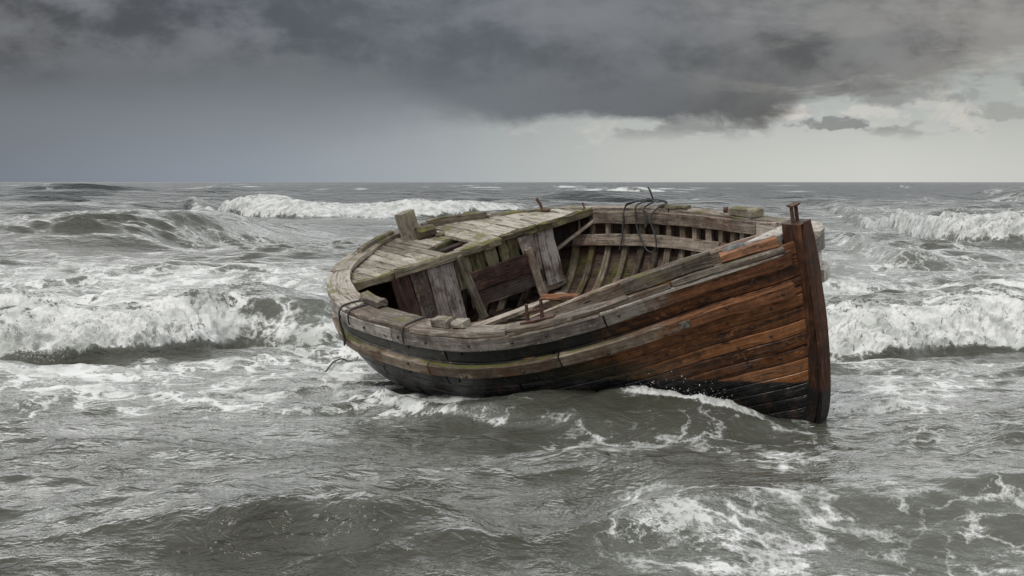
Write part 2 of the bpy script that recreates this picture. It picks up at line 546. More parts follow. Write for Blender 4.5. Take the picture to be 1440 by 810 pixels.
M_GREY = wood("grey_rail_wood", (0.10, 0.082, 0.066), (0.25, 0.215, 0.18), (0.45, 0.41, 0.36), moss=0.6, blotch=(0.20, 0.14, 0.10))
M_DECK = wood("deck_wood", (0.11, 0.092, 0.07), (0.30, 0.265, 0.215), (0.48, 0.44, 0.38), moss=0.62, mscale=4.2, rough=0.68, spec=0.4)
M_EDGE = wood("mossy_edge_wood", (0.06, 0.05, 0.036), (0.15, 0.125, 0.09), (0.28, 0.25, 0.19), moss=1.05, mscale=6)
M_BULK = wood("bulkhead_grey", (0.06, 0.047, 0.042), (0.22, 0.185, 0.17), (0.46, 0.42, 0.40), moss=0.55, blotch=(0.11, 0.065, 0.05), crack=1.0)
M_BULKM = wood("bulkhead_mossy", (0.06, 0.05, 0.03), (0.17, 0.15, 0.09), (0.30, 0.28, 0.20), moss=0.95)
M_MAROON = wood("maroon_board", (0.025, 0.014, 0.012), (0.075, 0.04, 0.032), (0.17, 0.10, 0.085), blotch=(0.20, 0.12, 0.10), moss=0.1)
M_DARKB = wood("dark_board", (0.010, 0.008, 0.008), (0.03, 0.024, 0.022), (0.085, 0.065, 0.06), moss=0.05, blotch=(0.10, 0.055, 0.045))
M_RIB = wood("rib_wood", (0.06, 0.046, 0.034), (0.21, 0.165, 0.125), (0.40, 0.34, 0.275), moss=0.75, blotch=(0.12, 0.07, 0.05), mscale=3.0)
M_BEAM = wood("inner_beam_wood", (0.11, 0.085, 0.066), (0.31, 0.255, 0.205), (0.50, 0.44, 0.37), moss=0.3, blotch=(0.22, 0.13, 0.095))
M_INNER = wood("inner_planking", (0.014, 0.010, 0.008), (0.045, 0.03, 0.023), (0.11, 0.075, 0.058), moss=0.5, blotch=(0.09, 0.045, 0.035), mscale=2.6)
def wood_wl(name, dark, mid, light, blotch):
    m, t, bs, out = new_mat(name)
    col, h, k = wood_nodes(t, dark, mid, light, crack=0.9, blotch=blotch)
    wz = t.sep(t.n('ShaderNodeNewGeometry').outputs['Position'])[2]
    n2 = t.noise(k['obj'], 9.0, 6, 0.7)
    b = t.rng(t.add(wz, t.mul(t.sub(n2, 0.5), 0.12)), 0.36, 0.33)
    sp = t.rng(t.noise(k['obj'], 60.0, 3, 0.6), 0.56, 0.66)
    col = t.mix(b, col, t.mix(t.mul(sp, t.rng(wz, 0.30, 0.18)), (0.012, 0.011, 0.011), (0.10, 0.04, 0.022)))
    t.put(bs.inputs['Base Color'], col)
    t.put(bs.inputs['Roughness'], t.mix(b, (0.6,) * 3, (0.32,) * 3))
    bs.inputs['Specular IOR Level'].default_value = 0.38
    t.put(bs.inputs['Normal'], t.bump(t.add(h, t.mul(n2, 0.4)), 0.6, 0.014))
    return m


M_STEM = wood_wl("stem_wood", (0.030, 0.012, 0.006), (0.165, 0.065, 0.030), (0.33, 0.155, 0.08), blotch=(0.055, 0.026, 0.016))
M_CUT = wood_wl("cutwater_wood", (0.018, 0.008, 0.005), (0.085, 0.033, 0.017), (0.18, 0.078, 0.042), blotch=(0.03, 0.018, 0.014))
M_ORANGE = wood("orange_plank", (0.04, 0.014, 0.007), (0.16, 0.058, 0.024), (0.29, 0.14, 0.075), rough=0.65, blotch=(0.07, 0.035, 0.022))
M_POST = wood("post_wood", (0.06, 0.05, 0.038), (0.19, 0.165, 0.125), (0.33, 0.30, 0.25), moss=0.8, blotch=(0.16, 0.125, 0.11))
M_PALE = wood("pale_painted_wood", (0.16, 0.14, 0.12), (0.42, 0.39, 0.35), (0.66, 0.63, 0.59), blotch=(0.30, 0.24, 0.19))


def make_hull_mat():
    m, t, bs, out = new_mat("hull_planking")
    br, h, k = wood_nodes(t, (0.035, 0.012, 0.005), (0.215, 0.080, 0.027), (0.43, 0.195, 0.08), crack=1.0)
    gr, _, _ = wood_nodes(t, (0.08, 0.07, 0.062), (0.24, 0.215, 0.19), (0.44, 0.41, 0.38), crack=0.7, blotch=(0.15, 0.09, 0.06))
    ox, oy, oz = t.sep(k['obj'])
    wz = t.sep(t.n('ShaderNodeNewGeometry').outputs['Position'])[2]
    w = t.attr("girth").outputs['Fac']
    n1 = t.noise(k['obj'], 2.4, 6, 0.65)
    n2 = t.noise(k['obj'], 9.0, 6, 0.7)
    nn = t.add(t.mul(t.sub(n1, 0.5), 1.0), t.mul(t.sub(n2, 0.5), 0.7))
    us = t.noise(t.xyz(t.mul(k['u'], 1.6), t.mul(k['v'], 16.0), 3.0), 1.0, 5, 0.65)
    ns = t.sub(us, 0.5)
    # dark stained / faded patches on the brown planks
    br = t.mix(t.mul(t.rng(us, 0.54, 0.66), 0.75), br, (0.030, 0.013, 0.008))
    br = t.mix(t.mul(t.rng(n2, 0.56, 0.70), 0.45), br, (0.21, 0.115, 0.07))
    black = t.mix(t.rng(n2, 0.45, 0.75), (0.011, 0.011, 0.012), (0.055, 0.052, 0.052))
    # upper strake (w .14-.28): old black paint aft and amidships, worn towards the bow
    up_ = t.mul(t.rng(w, 0.335, 0.325, smooth=False), 1.0)
    pa = t.mul(up_, t.rng(t.add(ox, t.mul(nn, 1.1)), 2.45, 2.15))
    flake = t.rng(t.add(n2, t.mul(ns, 0.8)), 0.60, 0.64)
    bare = t.mix(t.rng(n1, 0.4, 0.6), gr, br)
    col = t.mix(pa, br, t.mix(t.mul(flake, 0.85), black, bare))
    col = t.mix(t.mul(up_, t.mul(t.rng(t.add(ox, t.mul(nn, 1.2)), 1.1, 0.4), 0.55)), col, t.mix(n2, (0.07, 0.066, 0.066), (0.15, 0.145, 0.14)))
    # bottom: black up to the old waterline, everything black further aft
    wl = t.add(0.40, t.mul(nn, 0.07))
    bot = t.rng(wz, t.add(wl, 0.012), t.sub(wl, 0.012))
    aft = t.mul(t.rng(t.add(ox, t.mul(nn, 1.5)), 2.2, 1.35), t.rng(w, 0.33, 0.36, smooth=False))
    weed = t.mul(t.rng(t.add(ox, t.mul(nn, 1.2)), 2.75, 1.9), t.mul(t.rng(t.add(wz, t.mul(nn, 0.22)), 0.64, 0.46), t.rng(w, 0.33, 0.36, smooth=False)))
    col = t.mix(t.mul(weed, 0.85), col, t.mix(n2, (0.008, 0.010, 0.006), (0.05, 0.052, 0.018)))
    blk = t.mix(t.mul(t.rng(n2, 0.52, 0.66), t.rng(wz, 0.36, 0.22)), black, (0.07, 0.024, 0.017))
    col = t.mix(t.m('MAXIMUM', bot, t.mul(aft, 0.93)), col, blk)
    sp = t.rng(t.noise(k['obj'], 70.0, 2, 0.5), 0.68, 0.74)
    col = t.mix(t.mul(sp, t.mul(bot, 0.55)), col, (0.20, 0.17, 0.14))
    # far side: chalky old white paint
    far = t.rng(oy, 0.02, 0.06)
    col = t.mix(far, col, t.mix(t.rng(t.add(n2, ns), 0.42, 0.62), (0.55, 0.52, 0.48), (0.22, 0.17, 0.14)))
    t.put(bs.inputs['Base Color'], col)
    wetf = t.rng(t.add(wz, t.mul(nn, 0.35)), 0.85, 0.35)
    t.put(bs.inputs['Roughness'], t.rng(wetf, 0, 1, 0.60, 0.24, smooth=False))
    bs.inputs['Specular IOR Level'].default_value = 0.38
    t.put(bs.inputs['Normal'], t.bump(t.add(h, t.mul(n2, 0.3)), 0.6, 0.012))
    return m


M_HULL = make_hull_mat()


def make_wale_mat():
    m, t, bs, out = new_mat("wale_wood")
    gr, h, k = wood_nodes(t, (0.10, 0.085, 0.074), (0.29, 0.26, 0.23), (0.50, 0.47, 0.43), crack=0.8, blotch=(0.13, 0.095, 0.075))
    br, _, _ = wood_nodes(t, (0.04, 0.016, 0.008), (0.15, 0.06, 0.026), (0.27, 0.13, 0.065), crack=0.8)
    ox, oy, oz = t.sep(k['obj'])
    n2 = t.noise(k['obj'], 7.0, 6, 0.7)
    n1 = t.noise(k['obj'], 2.0, 5, 0.6)
    f = t.mul(t.rng(t.add(ox, t.mul(t.sub(n2, 0.5), 1.3)), 2.35, 2.75), t.rng(oy, 0.05, 0.0))
    col = t.mix(f, gr, br)
    col = t.mix(t.mul(t.rng(n1, 0.56, 0.68), 0.55), col, (0.06, 0.045, 0.036))
    col, h = add_moss(t, col, h, k, 0.15)
    t.put(bs.inputs['Base Color'], col)
    bs.inputs['Roughness'].default_value = 0.8
    bs.inputs['Specular IOR Level'].default_value = 0.3
    t.put(bs.inputs['Normal'], t.bump(h, 0.6, 0.012))
    return m


M_WALE = make_wale_mat()


def make_rub_mat():
    m, t, bs, out = new_mat("rubbing_strake_wood")
    br, h, k = wood_nodes(t, (0.05, 0.019, 0.009), (0.18, 0.07, 0.028), (0.31, 0.145, 0.07), crack=0.8)
    gr, _, _ = wood_nodes(t, (0.07, 0.05, 0.036), (0.20, 0.155, 0.115), (0.37, 0.31, 0.25), crack=0.8, blotch=(0.16, 0.075, 0.04))
    ox, oy, oz = t.sep(k['obj'])
    n2 = t.noise(k['obj'], 7.0, 6, 0.7)
    f = t.rng(t.add(ox, t.mul(t.sub(n2, 0.5), 1.0)), 2.5, 2.8)
    col = t.mix(f, gr, br)
    far = t.rng(oy, 0.0, 0.05)
    col = t.mix(far, col, t.mix(t.rng(n2, 0.45, 0.6), (0.5, 0.47, 0.43), (0.24, 0.2, 0.16)))
    # green weed on the ledge, mostly amidships and aft
    nz = t.sep(t.n('ShaderNodeNewGeometry').outputs['Normal'])[2]
    ms = t.mul(t.mul(t.rng(t.add(nz, t.mul(t.sub(n2, 0.5), 2.2)), 0.30, 0.95), t.rng(ox, 2.6, 1.8)), t.rng(t.noise(k['obj'], 1.7, 3, 0.6), 0.40, 0.56))
    fine = t.noise(k['obj'], 55.0, 3, 0.7)
    col = t.mix(t.mul(ms, 0.9), col, t.mix(fine, (0.035, 0.042, 0.010), (0.15, 0.16, 0.03)))
    t.put(bs.inputs['Base Color'], col)
    bs.inputs['Roughness'].default_value = 0.72
    bs.inputs['Specular IOR Level'].default_value = 0.35
    t.put(bs.inputs['Normal'], t.bump(t.add(h, t.mul(fine, 0.3)), 0.6, 0.012))
    return m


M_RUB = make_rub_mat()


def plain(name, c1, c2, rough, scale=30, metal=0.0, bump=0.4):
    m, t, bs, out = new_mat(name)
    ob = t.n('ShaderNodeTexCoord').outputs['Object']
    n = t.noise(ob, scale, 5, 0.65)
    t.put(bs.inputs['Base Color'], t.mix(t.rng(n, 0.35, 0.65), c1, c2))
    bs.inputs['Roughness'].default_value = rough
    bs.inputs['Metallic'].default_value = metal
    t.put(bs.inputs['Normal'], t.bump(n, bump, 0.004))
    return m


M_RUST = plain("rusty_iron", (0.03, 0.014, 0.010), (0.12, 0.055, 0.034), 0.75, 45)
M_BOLT = plain("old_bolt_iron", (0.02, 0.017, 0.016), (0.13, 0.115, 0.105), 0.45, 40, 0.6)
M_ROPE = plain("black_rope", (0.010, 0.010, 0.011), (0.05, 0.05, 0.054), 0.7, 90, bump=0.8)
M_TIN = plain("grey_metal_patch", (0.07, 0.062, 0.055), (0.24, 0.225, 0.20), 0.5, 25, 0.5)
M_LEAD = plain("grey_lump", (0.05, 0.052, 0.055), (0.16, 0.16, 0.165), 0.6, 18)

# ------------------------------------------------------------------ the boat
boat = bpy.data.objects.new("fishing_boat", None)
boat.matrix_world = BM
S.collection.objects.link(boat)
tag(boat, "derelict wooden fishing boat heeled over in the surf, brown planked bow and broken grey deck", "boat")


def arc(s):
    R = rail(s)
    return np.r_[0, np.cumsum(np.linalg.norm(np.diff(R, axis=0), axis=1))]


# outer planking: every strake a crowned, bevelled band; gaps at the seams show the dark inner skin
STR = [0.0, 0.135, 0.275, 0.345, 0.41, 0.513, 0.616, 0.72, 0.824, 0.928, 1.032, 1.136, 1.24, 1.35, 1.46, 1.6, 1.75, 1.9]
mb = MB()
girth = []
for side in (0, 1):
    for i in range(len(STR) - 1):
        w0, w1 = STR[i], STR[i + 1]
        s0, s1 = (0.004, S_ST) if side == 0 else (S_ST, 0.996)
        # butt joints along the strake
        cuts = [s0] + sorted(s0 + (s1 - s0) * np.clip((np.arange(1, 3) / 3 + rng.uniform(-.13, .13, 2)), .05, .95)) + [s1]
        for a, b in zip(cuts[:-1], cuts[1:]):
            a2, b2 = a + (0.0006 if a > s0 else 0), b - (0.0006 if b < s1 else 0)
            nn_ = max(6, int((b2 - a2) * 150))
            s = np.linspace(a2, b2, nn_)
            gap = 0.0022
            ww = np.array([w0 + gap, w0 + gap + .006, w0 + (w1 - w0) * .33, w0 + (w1 - w0) * .67, w1 - gap - .006, w1 - gap])
            of = np.array([-.006, .002, .004, .004, .002, -.006]) + rng.normal(0, .0015)
            SS, WW = np.meshgrid(s, ww, indexing='ij')
            P = hull(SS, WW) + hull_n(SS, WW) * of[None, :, None]
            P2 = hull(SS[:, [-1, 0]], WW[:, [-1, 0]]) + hull_n(SS[:, [-1, 0]], WW[:, [-1, 0]]) * -0.024
            nf0 = len(mb.uv)
            mb.grid(np.concatenate([P, P2], 1), arc(s) + s0 * 3, np.r_[ww, ww[-1] + .04, ww[-1] + .15, ww[-1] + .19], random.random(), closed=True, cap=True)
            girth += [(w0 + w1) / 2] * (len(mb.uv) - nf0)
planking = mb.build("hull_planking", M_HULL, boat)
ga = planking.data.attributes.new("girth", 'FLOAT', 'CORNER')
ga.data.foreach_set("value", np.array(girth, np.float32))

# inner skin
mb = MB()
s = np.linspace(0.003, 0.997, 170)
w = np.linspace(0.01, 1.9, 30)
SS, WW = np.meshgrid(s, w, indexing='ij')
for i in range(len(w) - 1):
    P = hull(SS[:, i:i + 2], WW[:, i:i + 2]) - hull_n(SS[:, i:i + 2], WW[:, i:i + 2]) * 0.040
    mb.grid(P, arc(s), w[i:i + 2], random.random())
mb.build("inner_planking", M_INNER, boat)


def rail_frame(s):
    e = 2e-3
    T = rail(np.clip(s + e, 0, 1)) - rail(np.clip(s - e, 0, 1))
    T[:, 2] *= 1
    T /= np.linalg.norm(T, axis=1, keepdims=True)
    Z = np.array([0, 0, 1.0])
    I = np.cross(T, Z)                     # horizontal, to the right of travel
    I /= np.linalg.norm(I, axis=1, keepdims=True)
    c = rail(s)
    sg = np.sign((I[:, :2] * (np.array([0.2, 0]) - c[:, :2])).sum(1))
    I = I * np.where(sg == 0, 1, sg)[:, None]   # inwards
    U = np.cross(I, T)
    U *= np.sign(U[:, 2])[:, None]
    return c, T, I, U


def rail_timber(name, mat, segs, w, h, inn, up, rough=0.003, bev=0.008, parent=boat):
    """timber following the rail; segs list of (s0, s1); w(s) width, inn(s) inward offset of its centre, up offset of centre"""
    mb_ = MB()
    for a, b in segs:
        ss = np.linspace(a, b, max(4, int((b - a) * 170)))
        c, T, I, U = rail_frame(ss)
        f = lambda q: q(ss) if callable(q) else np.full(len(ss), q)
        path = c + I * f(inn)[:, None] + U * f(up)[:, None]
        mb_.sweep(path, I, U, f(w), f(h), None, bev, rough)
    return mb_.build(name, mat, parent)


def pieces(a, b, n, gap=0.0012):
    k = np.linspace(a, b, n + 1)
    k[1:-1] += rng.uniform(-.25, .25, n - 1) * (b - a) / n
    return [(k[i] + gap / 2, k[i + 1] - gap / 2) for i in range(n)]


sN = lambda x: float(s_of_x(x, True))
sF = lambda x: float(s_of_x(x, False))
# width of the cap: broad on the near quarter, narrow forward
xcap = lambda s: rail(s)[:, 0]
cap_w_near = lambda s: np.interp(xcap(s), [-2.2, -1.6, -.6, .6, 1.6, 2.4, 3.2], [.17, .20, .27, .24, .17, .12, .07])
rail_timber("gunwale_cap", M_GREY, pieces(0.012, S_ST - .03, 6), cap_w_near, 0.045, lambda s: cap_w_near(s) / 2 - 0.028, -0.0225, rough=0.004)
cap_w_far = lambda s: np.interp(xcap(s), [-2.2, -1.6, -.6, .6, 1.6, 2.4, 3.2], [.17, .12, .11, .11, .13, .17, .16])
rail_timber("gunwale_cap", M_GREY, pieces(S_ST - .03 + .0012, 0.985, 6), cap_w_far, 0.045, lambda s: cap_w_far(s) / 2 - 0.028, -0.0225, rough=0.004)
# moulding under the cap and the heavy wale plank
rail_timber("rail_moulding", M_GREY, pieces(0.012, S_ST, 5), 0.03, 0.03, -0.012, -0.061, rough=0.002)
def wale(name, a, b, n):
    mb_ = MB()
    for p, q in pieces(a, b, n):
        ss = np.linspace(p, q, max(5, int((q - p) * 170)))
        nrm = hull_n(ss, np.full(len(ss), .075))
        top, bt = hull(ss, np.full(len(ss), .045)), hull(ss, np.full(len(ss), .165))
        up = top - bt
        hh = np.linalg.norm(up, axis=1)
        mb_.sweep((top + bt) / 2 + nrm * .016, nrm, up / hh[:, None], .032, hh, None, .007, .0025)
    return mb_.build(name, M_WALE, boat)
wale("wale", 0.008, S_ST, 4)
wale("wale", S_ST, 0.992, 4)
# rubbing strake
def rub(name, a, b, n):
    mb_ = MB()
    for p, q in pieces(a, b, n):
        ss = np.linspace(p, q, max(5, int((q - p) * 170)))
        nrm = hull_n(ss, np.full(len(ss), .35))
        top, bt = hull(ss, np.full(len(ss), .287)), hull(ss, np.full(len(ss), .395))
        up = top - bt
        hh = np.linalg.norm(up, axis=1)
        mb_.sweep((top + bt) / 2 + nrm * .028, nrm, up / hh[:, None], .062, hh, None, .012, .003)
    return mb_.build(name, M_RUB, boat)
rub("rubbing_strake", 0.010, S_ST, 4)
rub("rubbing_strake", S_ST, 0.990, 4)

# inwale (beam under the far cap) and the beam shelf half way down, both sides
def clamp(name, a, b, n, w0, w1, th, mat, dep):
    mb_ = MB()
    for p, q in pieces(a, b, n):
        ss = np.linspace(p, q, max(5, int((q - p) * 150)))
        nrm = hull_n(ss, np.full(len(ss), (w0 + w1) / 2))
        top, bt = hull(ss, np.full(len(ss), w0)), hull(ss, np.full(len(ss), w1))
        up = top - bt
        hh = np.linalg.norm(up, axis=1)
        mb_.sweep((top + bt) / 2 - nrm * dep, nrm, up / hh[:, None], th, hh, None, .006, .003)
    return mb_.build(name, mat, boat)
clamp("inwale", sF(-.72), sF(2.95), 2, 0.030, 0.150, 0.045, M_BEAM, 0.105)
clamp("inwale", sN(3.0), sN(-1.1), 2, 0.047, 0.14, 0.04, M_BEAM, 0.105)
clamp("beam_shelf", sF(-1.6), sF(3.0), 2, 0.285, 0.395, 0.05, M_BEAM, 0.112)

# ribs
RX = np.arange(-1.85, 3.0, 0.185)
for near in (False, True):
    for x in RX:
        if near and (x < -1.3):
            continue
        mb = MB()
        x = x + rng.uniform(-.02, .02)
        s_ = sN(x) if near else sF(x)
        w = np.linspace(0.06, 1.16, 16)
        ss = np.full(16, s_)
        nrm = hull_n(ss, w)
        P = hull(ss, w) - nrm * 0.062
        T = np.gradient(P, axis=0)
        T /= np.linalg.norm(T, axis=1, keepdims=True)
        sd_ = np.cross(T, nrm)
        mb.sweep(P, sd_, nrm, 0.072 + rng.uniform(-.01, .012), 0.052, None, .008, .003)
        mb.build("rib", M_RIB, boat)

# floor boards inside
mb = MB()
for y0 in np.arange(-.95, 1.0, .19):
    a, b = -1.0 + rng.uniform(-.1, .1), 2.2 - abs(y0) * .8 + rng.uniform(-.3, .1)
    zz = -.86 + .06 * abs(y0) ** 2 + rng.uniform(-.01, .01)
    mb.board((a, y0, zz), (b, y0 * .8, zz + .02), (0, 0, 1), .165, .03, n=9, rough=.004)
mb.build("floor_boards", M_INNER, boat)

for a, b, w_, m_ in (((-.75, -.20, -.72), (-.15, .30, -.70), .07, M_RIB), ((-.55, .75, -.70), (.30, .55, -.66), .08, M_BEAM), ((-.2, -.75, -.70), (.75, -.45, -.62), .10, M_INNER), ((.1, .1, -.74), (.9, .5, -.60), .06, M_RIB)):
    mb = MB()
    mb.board(a, b, (.1, 0, 1), w_, .028, n=9, rough=.006, bow=.02)
    mb.build("broken_floorboard", m_, boat)
# ---- aft deck
ZD = -0.062
def edge_x(y): return -1.0 + 0.165 * y
def aft_x(y):                            # x of the hull's inner side at deck level for given y
    m = OC[:, 0] < -.2
    yy, xx = OC[m, 1], OC[m, 0]
    o = np.argsort(yy)
    return np.interp(y, yy[o], xx[o]) + 0.07
mb = MB()
y = -1.40
while y < 1.50:
    wd = rng.uniform(.095, .135)
    yc = y + wd / 2
    x0 = edge_x(yc) + rng.uniform(-.012, .012)
    x1 = aft_x(np.array([yc]))[0]
    if x0 - x1 > .12:
        segs = [(x0, x1)]
        if -.15 < yc < .26:              # hatch broken through the deck
            hx = -1.055 - .26 * (yc + .1)
            segs = [(x0, hx + .02), (hx - .29, x1)]
        elif x0 - x1 > .6 and random.random() < .6:
            c = x1 + (x0 - x1) * rng.uniform(.3, .7)
            segs = [(x0, c + .003), (c - .003, x1)]
        for p, q in segs:
            dz = rng.normal(0, .003)
            if p - q > .02:
                mb.board((p, yc, ZD - .018 + dz), (q, yc + rng.normal(0, .004), ZD - .018 + dz + rng.normal(0, .003)), (0, 0, 1), wd - .011, .036, n=10, rough=.003, bev=.006)
    y += wd
mb.build("deck", M_DECK, boat)
# hatch lip
mb = MB()
mb.board((-1.335, -.15, ZD - .045), (-1.43, .27, ZD - .045), (0, 0, 1), .025, .06, tint=.2)
mb.build("hatch_coaming", M_EDGE, boat)
# edge beam of the deck in broken lengths
mb = MB()
for (a, b, dz, hh, dx) in ((-1.27, -.74, 0, .075, 0), (-.735, -.02, .006, .08, .008), (-.015, .43, -.002, .075, .0), (.44, .86, .008, .062, -.01), (.865, 1.50, .004, .075, .006)):
    mb.board((edge_x(a) + .02 + dx, a, ZD + .004 + dz - hh / 2 + .006), (edge_x(b) + .02 + dx, b, ZD + .004 + dz - hh / 2 + .006 + rng.normal(0, .004)), (0, 0, 1), .05, hh, n=12, rough=.006, bev=.01)
mb.build("deck_beam", M_EDGE, boat)
# deck beams carrying the deck, hidden in the dark below
mb = MB()
for k in (-1.35, -1.65):
    mb.board((k, -1.0, ZD - .085), (k + .1, 1.1, ZD - .085), (0, 0, 1), .06, .09, n=6)
mb.build("deck_carling", M_DARKB, boat)

# ---- bulkhead under the deck edge: remains of its boards
def bx(y_, d=0.0): return -1.0 + 0.15 * y_ + d
def bulk_board(mb_, yt0, yt1, yb0, yb1, zt, zb, d=0.0, t_=.028, tint=None, rough=.004):
    """a board standing in the bulkhead: top corners at yt0, yt1, bottom corners at yb0, yb1"""
    n = 9
    q = np.linspace(0, 1, n)
    c = np.stack([np.zeros(n), (yt0 + yt1) / 2 + ((yb0 + yb1) / 2 - (yt0 + yt1) / 2) * q, zt + (zb - zt) * q], 1)
    c[:, 0] = bx(c[:, 1], d)
    wd = abs(yt1 - yt0) + (abs(yb1 - yb0) - abs(yt1 - yt0)) * q
    sd_ = np.array([.15, 1, 0]) / np.hypot(1, .15)
    mb_.sweep(c, sd_, np.cross(sd_, (0, 0, 1)), wd, t_, tint, .006, rough)
def bulkpart(name, mat, boards):
    mb_ = MB()
    for b in boards:
        bulk_board(mb_, *b)
    return mb_.build(name, mat, boat)
bulkpart("bulkhead_board", M_MAROON, [(-.79, -.60, -.73, -.535, -.09, -.56, .012)])
bulkpart("bulkhead_board", M_BULK, [(-.575, -.40, -.53, -.345, -.10, -.64, .0)])
bulkpart("bulkhead_board", M_BULK, [(-.395, -.26, -.34, -.20, -.10, -.70, .004)])
bulkpart("bulkhead_board", M_BULK, [(-.255, -.10, -.19, -.05, -.10, -.74, -.002)])
bulkpart("bulkhead_board", M_BULKM, [(-.09, .08, -.05, .12, -.11, -.46, -.02)])
bulkpart("bulkhead_board", M_BULKM, [(.085, .24, .12, .27, -.11, -.44, -.022)])
bulkpart("bulkhead_board", M_BULKM, [(.26, .40, .29, .43, -.15, -.44, -.026)])
bulkpart("bulkhead_board", M_BULKM, [(.42, .51, .45, .54, -.11, -.42, -.016)])
bulkpart("bulkhead_board", M_BULKM, [(.515, .64, .54, .67, -.10, -.42, -.024)])
bulkpart("bulkhead_board", M_BULK, [(.63, .84, .74, .87, -.125, -.66, .010)])
bulkpart("bulkhead_board", M_BULK, [(.845, 1.03, .89, 1.09, -.09, -.70, .016)])
mb = MB()
mb.board((bx(.0, .018), -.0, -.415), (bx(.80, .018), .80, -.405), (1, -.15, 0), .20, .03, n=10, rough=.004)
mb.build("cross_board", M_MAROON, boat)
mb = MB()
mb.board((bx(.03, .014), .03, -.60), (bx(.86, .014), .86, -.585), (1, -.15, 0), .145, .03, n=10, rough=.005)
mb.build("cross_board", M_DARKB, boat)
mb = MB()
mb.board((bx(-.05, .05), -.065, -.10), (bx(.1, .05), .115, -.79), (1, -.15, 0), .075, .045, n=8, rough=.004)
mb.build("batten", M_POST, boat)
mb = MB()
mb.board((bx(.70, .055), .705, -.25), (bx(.80, .055), .80, -.77), (1, -.15, 0), .075, .045, n=8, rough=.004)
mb.build("batten", M_BEAM, boat)
mb = MB()
mb.board((bx(.86, -.02), .86, -.735), (bx(1.12, -.02), 1.12, -.70), (1, -.15, 0), .09, .06, n=5, rough=.006)
mb.build("bulkhead_sill", M_RIB, boat)
mb = MB()
mb.board((bx(1.0, -.05), 1.0, -.42), (bx(1.5, .10), 1.55, -.15), (1, -.15, 0.2), .03, .03, n=6, rough=.003)
mb.build("bracing_stick", M_BEAM, boat)
mb = MB()   # dark blind panel of the far corner
bulk_board(mb, 1.06, 1.52, 1.10, 1.46, -.11, -.42, -.10)
mb.build("bulkhead_board", M_DARKB, boat)

# ---- bulwark boards round the deck, the stern post and its chock
def bulwark(a, b, hh, inn, up, mat=M_POST, th=.05):
    ss = np.linspace(a, b, 10)
    c, T, I, U = rail_frame(ss)
    mb_ = MB()
    mb_.sweep(c + I * inn + U * up, I, U, th, hh, None, .008, .004)
    return mb_.build("bulwark_board", mat, boat)
def sY(yv):                                # s on the stern arc at a given y
    m = OC[:, 0] < -.4
    return float(np.interp(yv, OC[m, 1], OS[m]))
bulwark(sY(-.66), sY(-.07), .105, .075, -.008)
bulwark(sY(.30), sY(.44), .085, .07, -.02, M_EDGE)
bulwark(sY(.36), sY(.90), .10, .10, .004)
bulwark(sY(-1.02), sY(-.68), .05, .06, -.03, M_EDGE)
bulwark(sY(.93), sY(1.44), .05, .05, -.02, M_EDGE)
mb = MB()
mb.board((-1.80, .03, -.10), (-1.85, .015, .205), (1, 0, .15), .165, .15, n=8, rough=.005, bev=.018)
mb.build("stern_post", M_POST, boat)
mb = MB()
mb.board((-1.70, .02, ZD + .055), (-1.64, .20, ZD + .05), (0, 0, 1), .12, .12, n=6, rough=.008, bev=.03)
mb.build("chock", M_POST, boat)
mb = MB()
mb.board((-1.60, .17, ZD + .012), (-1.56, .25, ZD + .012), (0, 0, 1), .07, .025, n=4, rough=.004, bev=.008)
mb.build("wood_scrap", M_EDGE, boat)
# iron pins at the deck edge
for (p, hh, lean, r) in (((-1.17, 1.24, ZD), .135, (-.05, -.02), .015), ((-.80, 1.47, ZD), .06, (-.02, 0), .010)):
    mb = MB()
    a = np.array(p)
    mb.tube([a - (0, 0, .02), a + (lean[0] * .5, lean[1] * .5, hh * .5), a + (lean[0], lean[1], hh - .012), a + (lean[0], lean[1], hh)], [r, r, r * 1.1, r * 1.1], 8)
    mb.build("iron_pin", M_RUST, boat)
mb = MB()
mb.sweep(np.array([(-1.19, 1.24, ZD + .01), (-1.10, 1.25, ZD + .01)]), (0, 1, 0), (0, 0, 1), .05, .02)
mb.build("pin_plate", M_RUST, boat)

# ---- stem: heavy inner stem, cutwater in front of it, breasthook
def stem_piece(name, mat, z0, z1, x_front, x_back, hw, n=26, round_top=False):
    z = np.linspace(z0, z1, n)
    xf = np.interp(z, STZ, STX)
    k = np.exp(-.5 * (np.arange(-3, 4) / 1.5) ** 2)
    xf = np.convolve(np.r_[[xf[0]] * 3, xf, [xf[-1]] * 3], k / k.sum(), 'valid')
    path = np.stack([xf + (x_front + x_back) / 2, np.zeros(n), z], 1)
    ww, dd = np.full(n, 2 * hw), np.full(n, x_front - x_back)
    if round_top:
        ww[-3:] *= [.97, .86, .6]
        dd[-3:] *= [.98, .9, .72]
    T = np.gradient(path, axis=0)
    T /= np.linalg.norm(T, axis=1, keepdims=True)
    up = np.cross(T, (0, 1, 0))
    mb_ = MB()
    mb_.sweep(path, (0, 1, 0), up, ww, dd, None, .014, .003)
    return mb_.build(name, mat, boat)
stem_piece("stem", M_STEM, -1.45, .775, -.030, -.215, .074)
stem_piece("cutwater", M_CUT, -1.45, .80, .0, -.027, .066, round_top=True)
mb = MB()
mb.sweep(np.array([(3.16, 0, .668), (3.10, 0, .66), (3.02, 0, .645), (2.95, 0, .632)]), (0, 1, 0), (.16, 0, .98), [.20, .34, .50, .60], .06, .6, .008, .004)
mb.build("breasthook", M_PALE, boat)
mb = MB()   # keel under water
mb.sweep(np.array([(3.0, 0, -1.30), (2.0, 0, -1.33), (0, 0, -1.33), (-1.2, 0, -1.33)]), (0, 1, 0), (0, 0, 1), .12, .12)
mb.build("keel", M_CUT, boat)
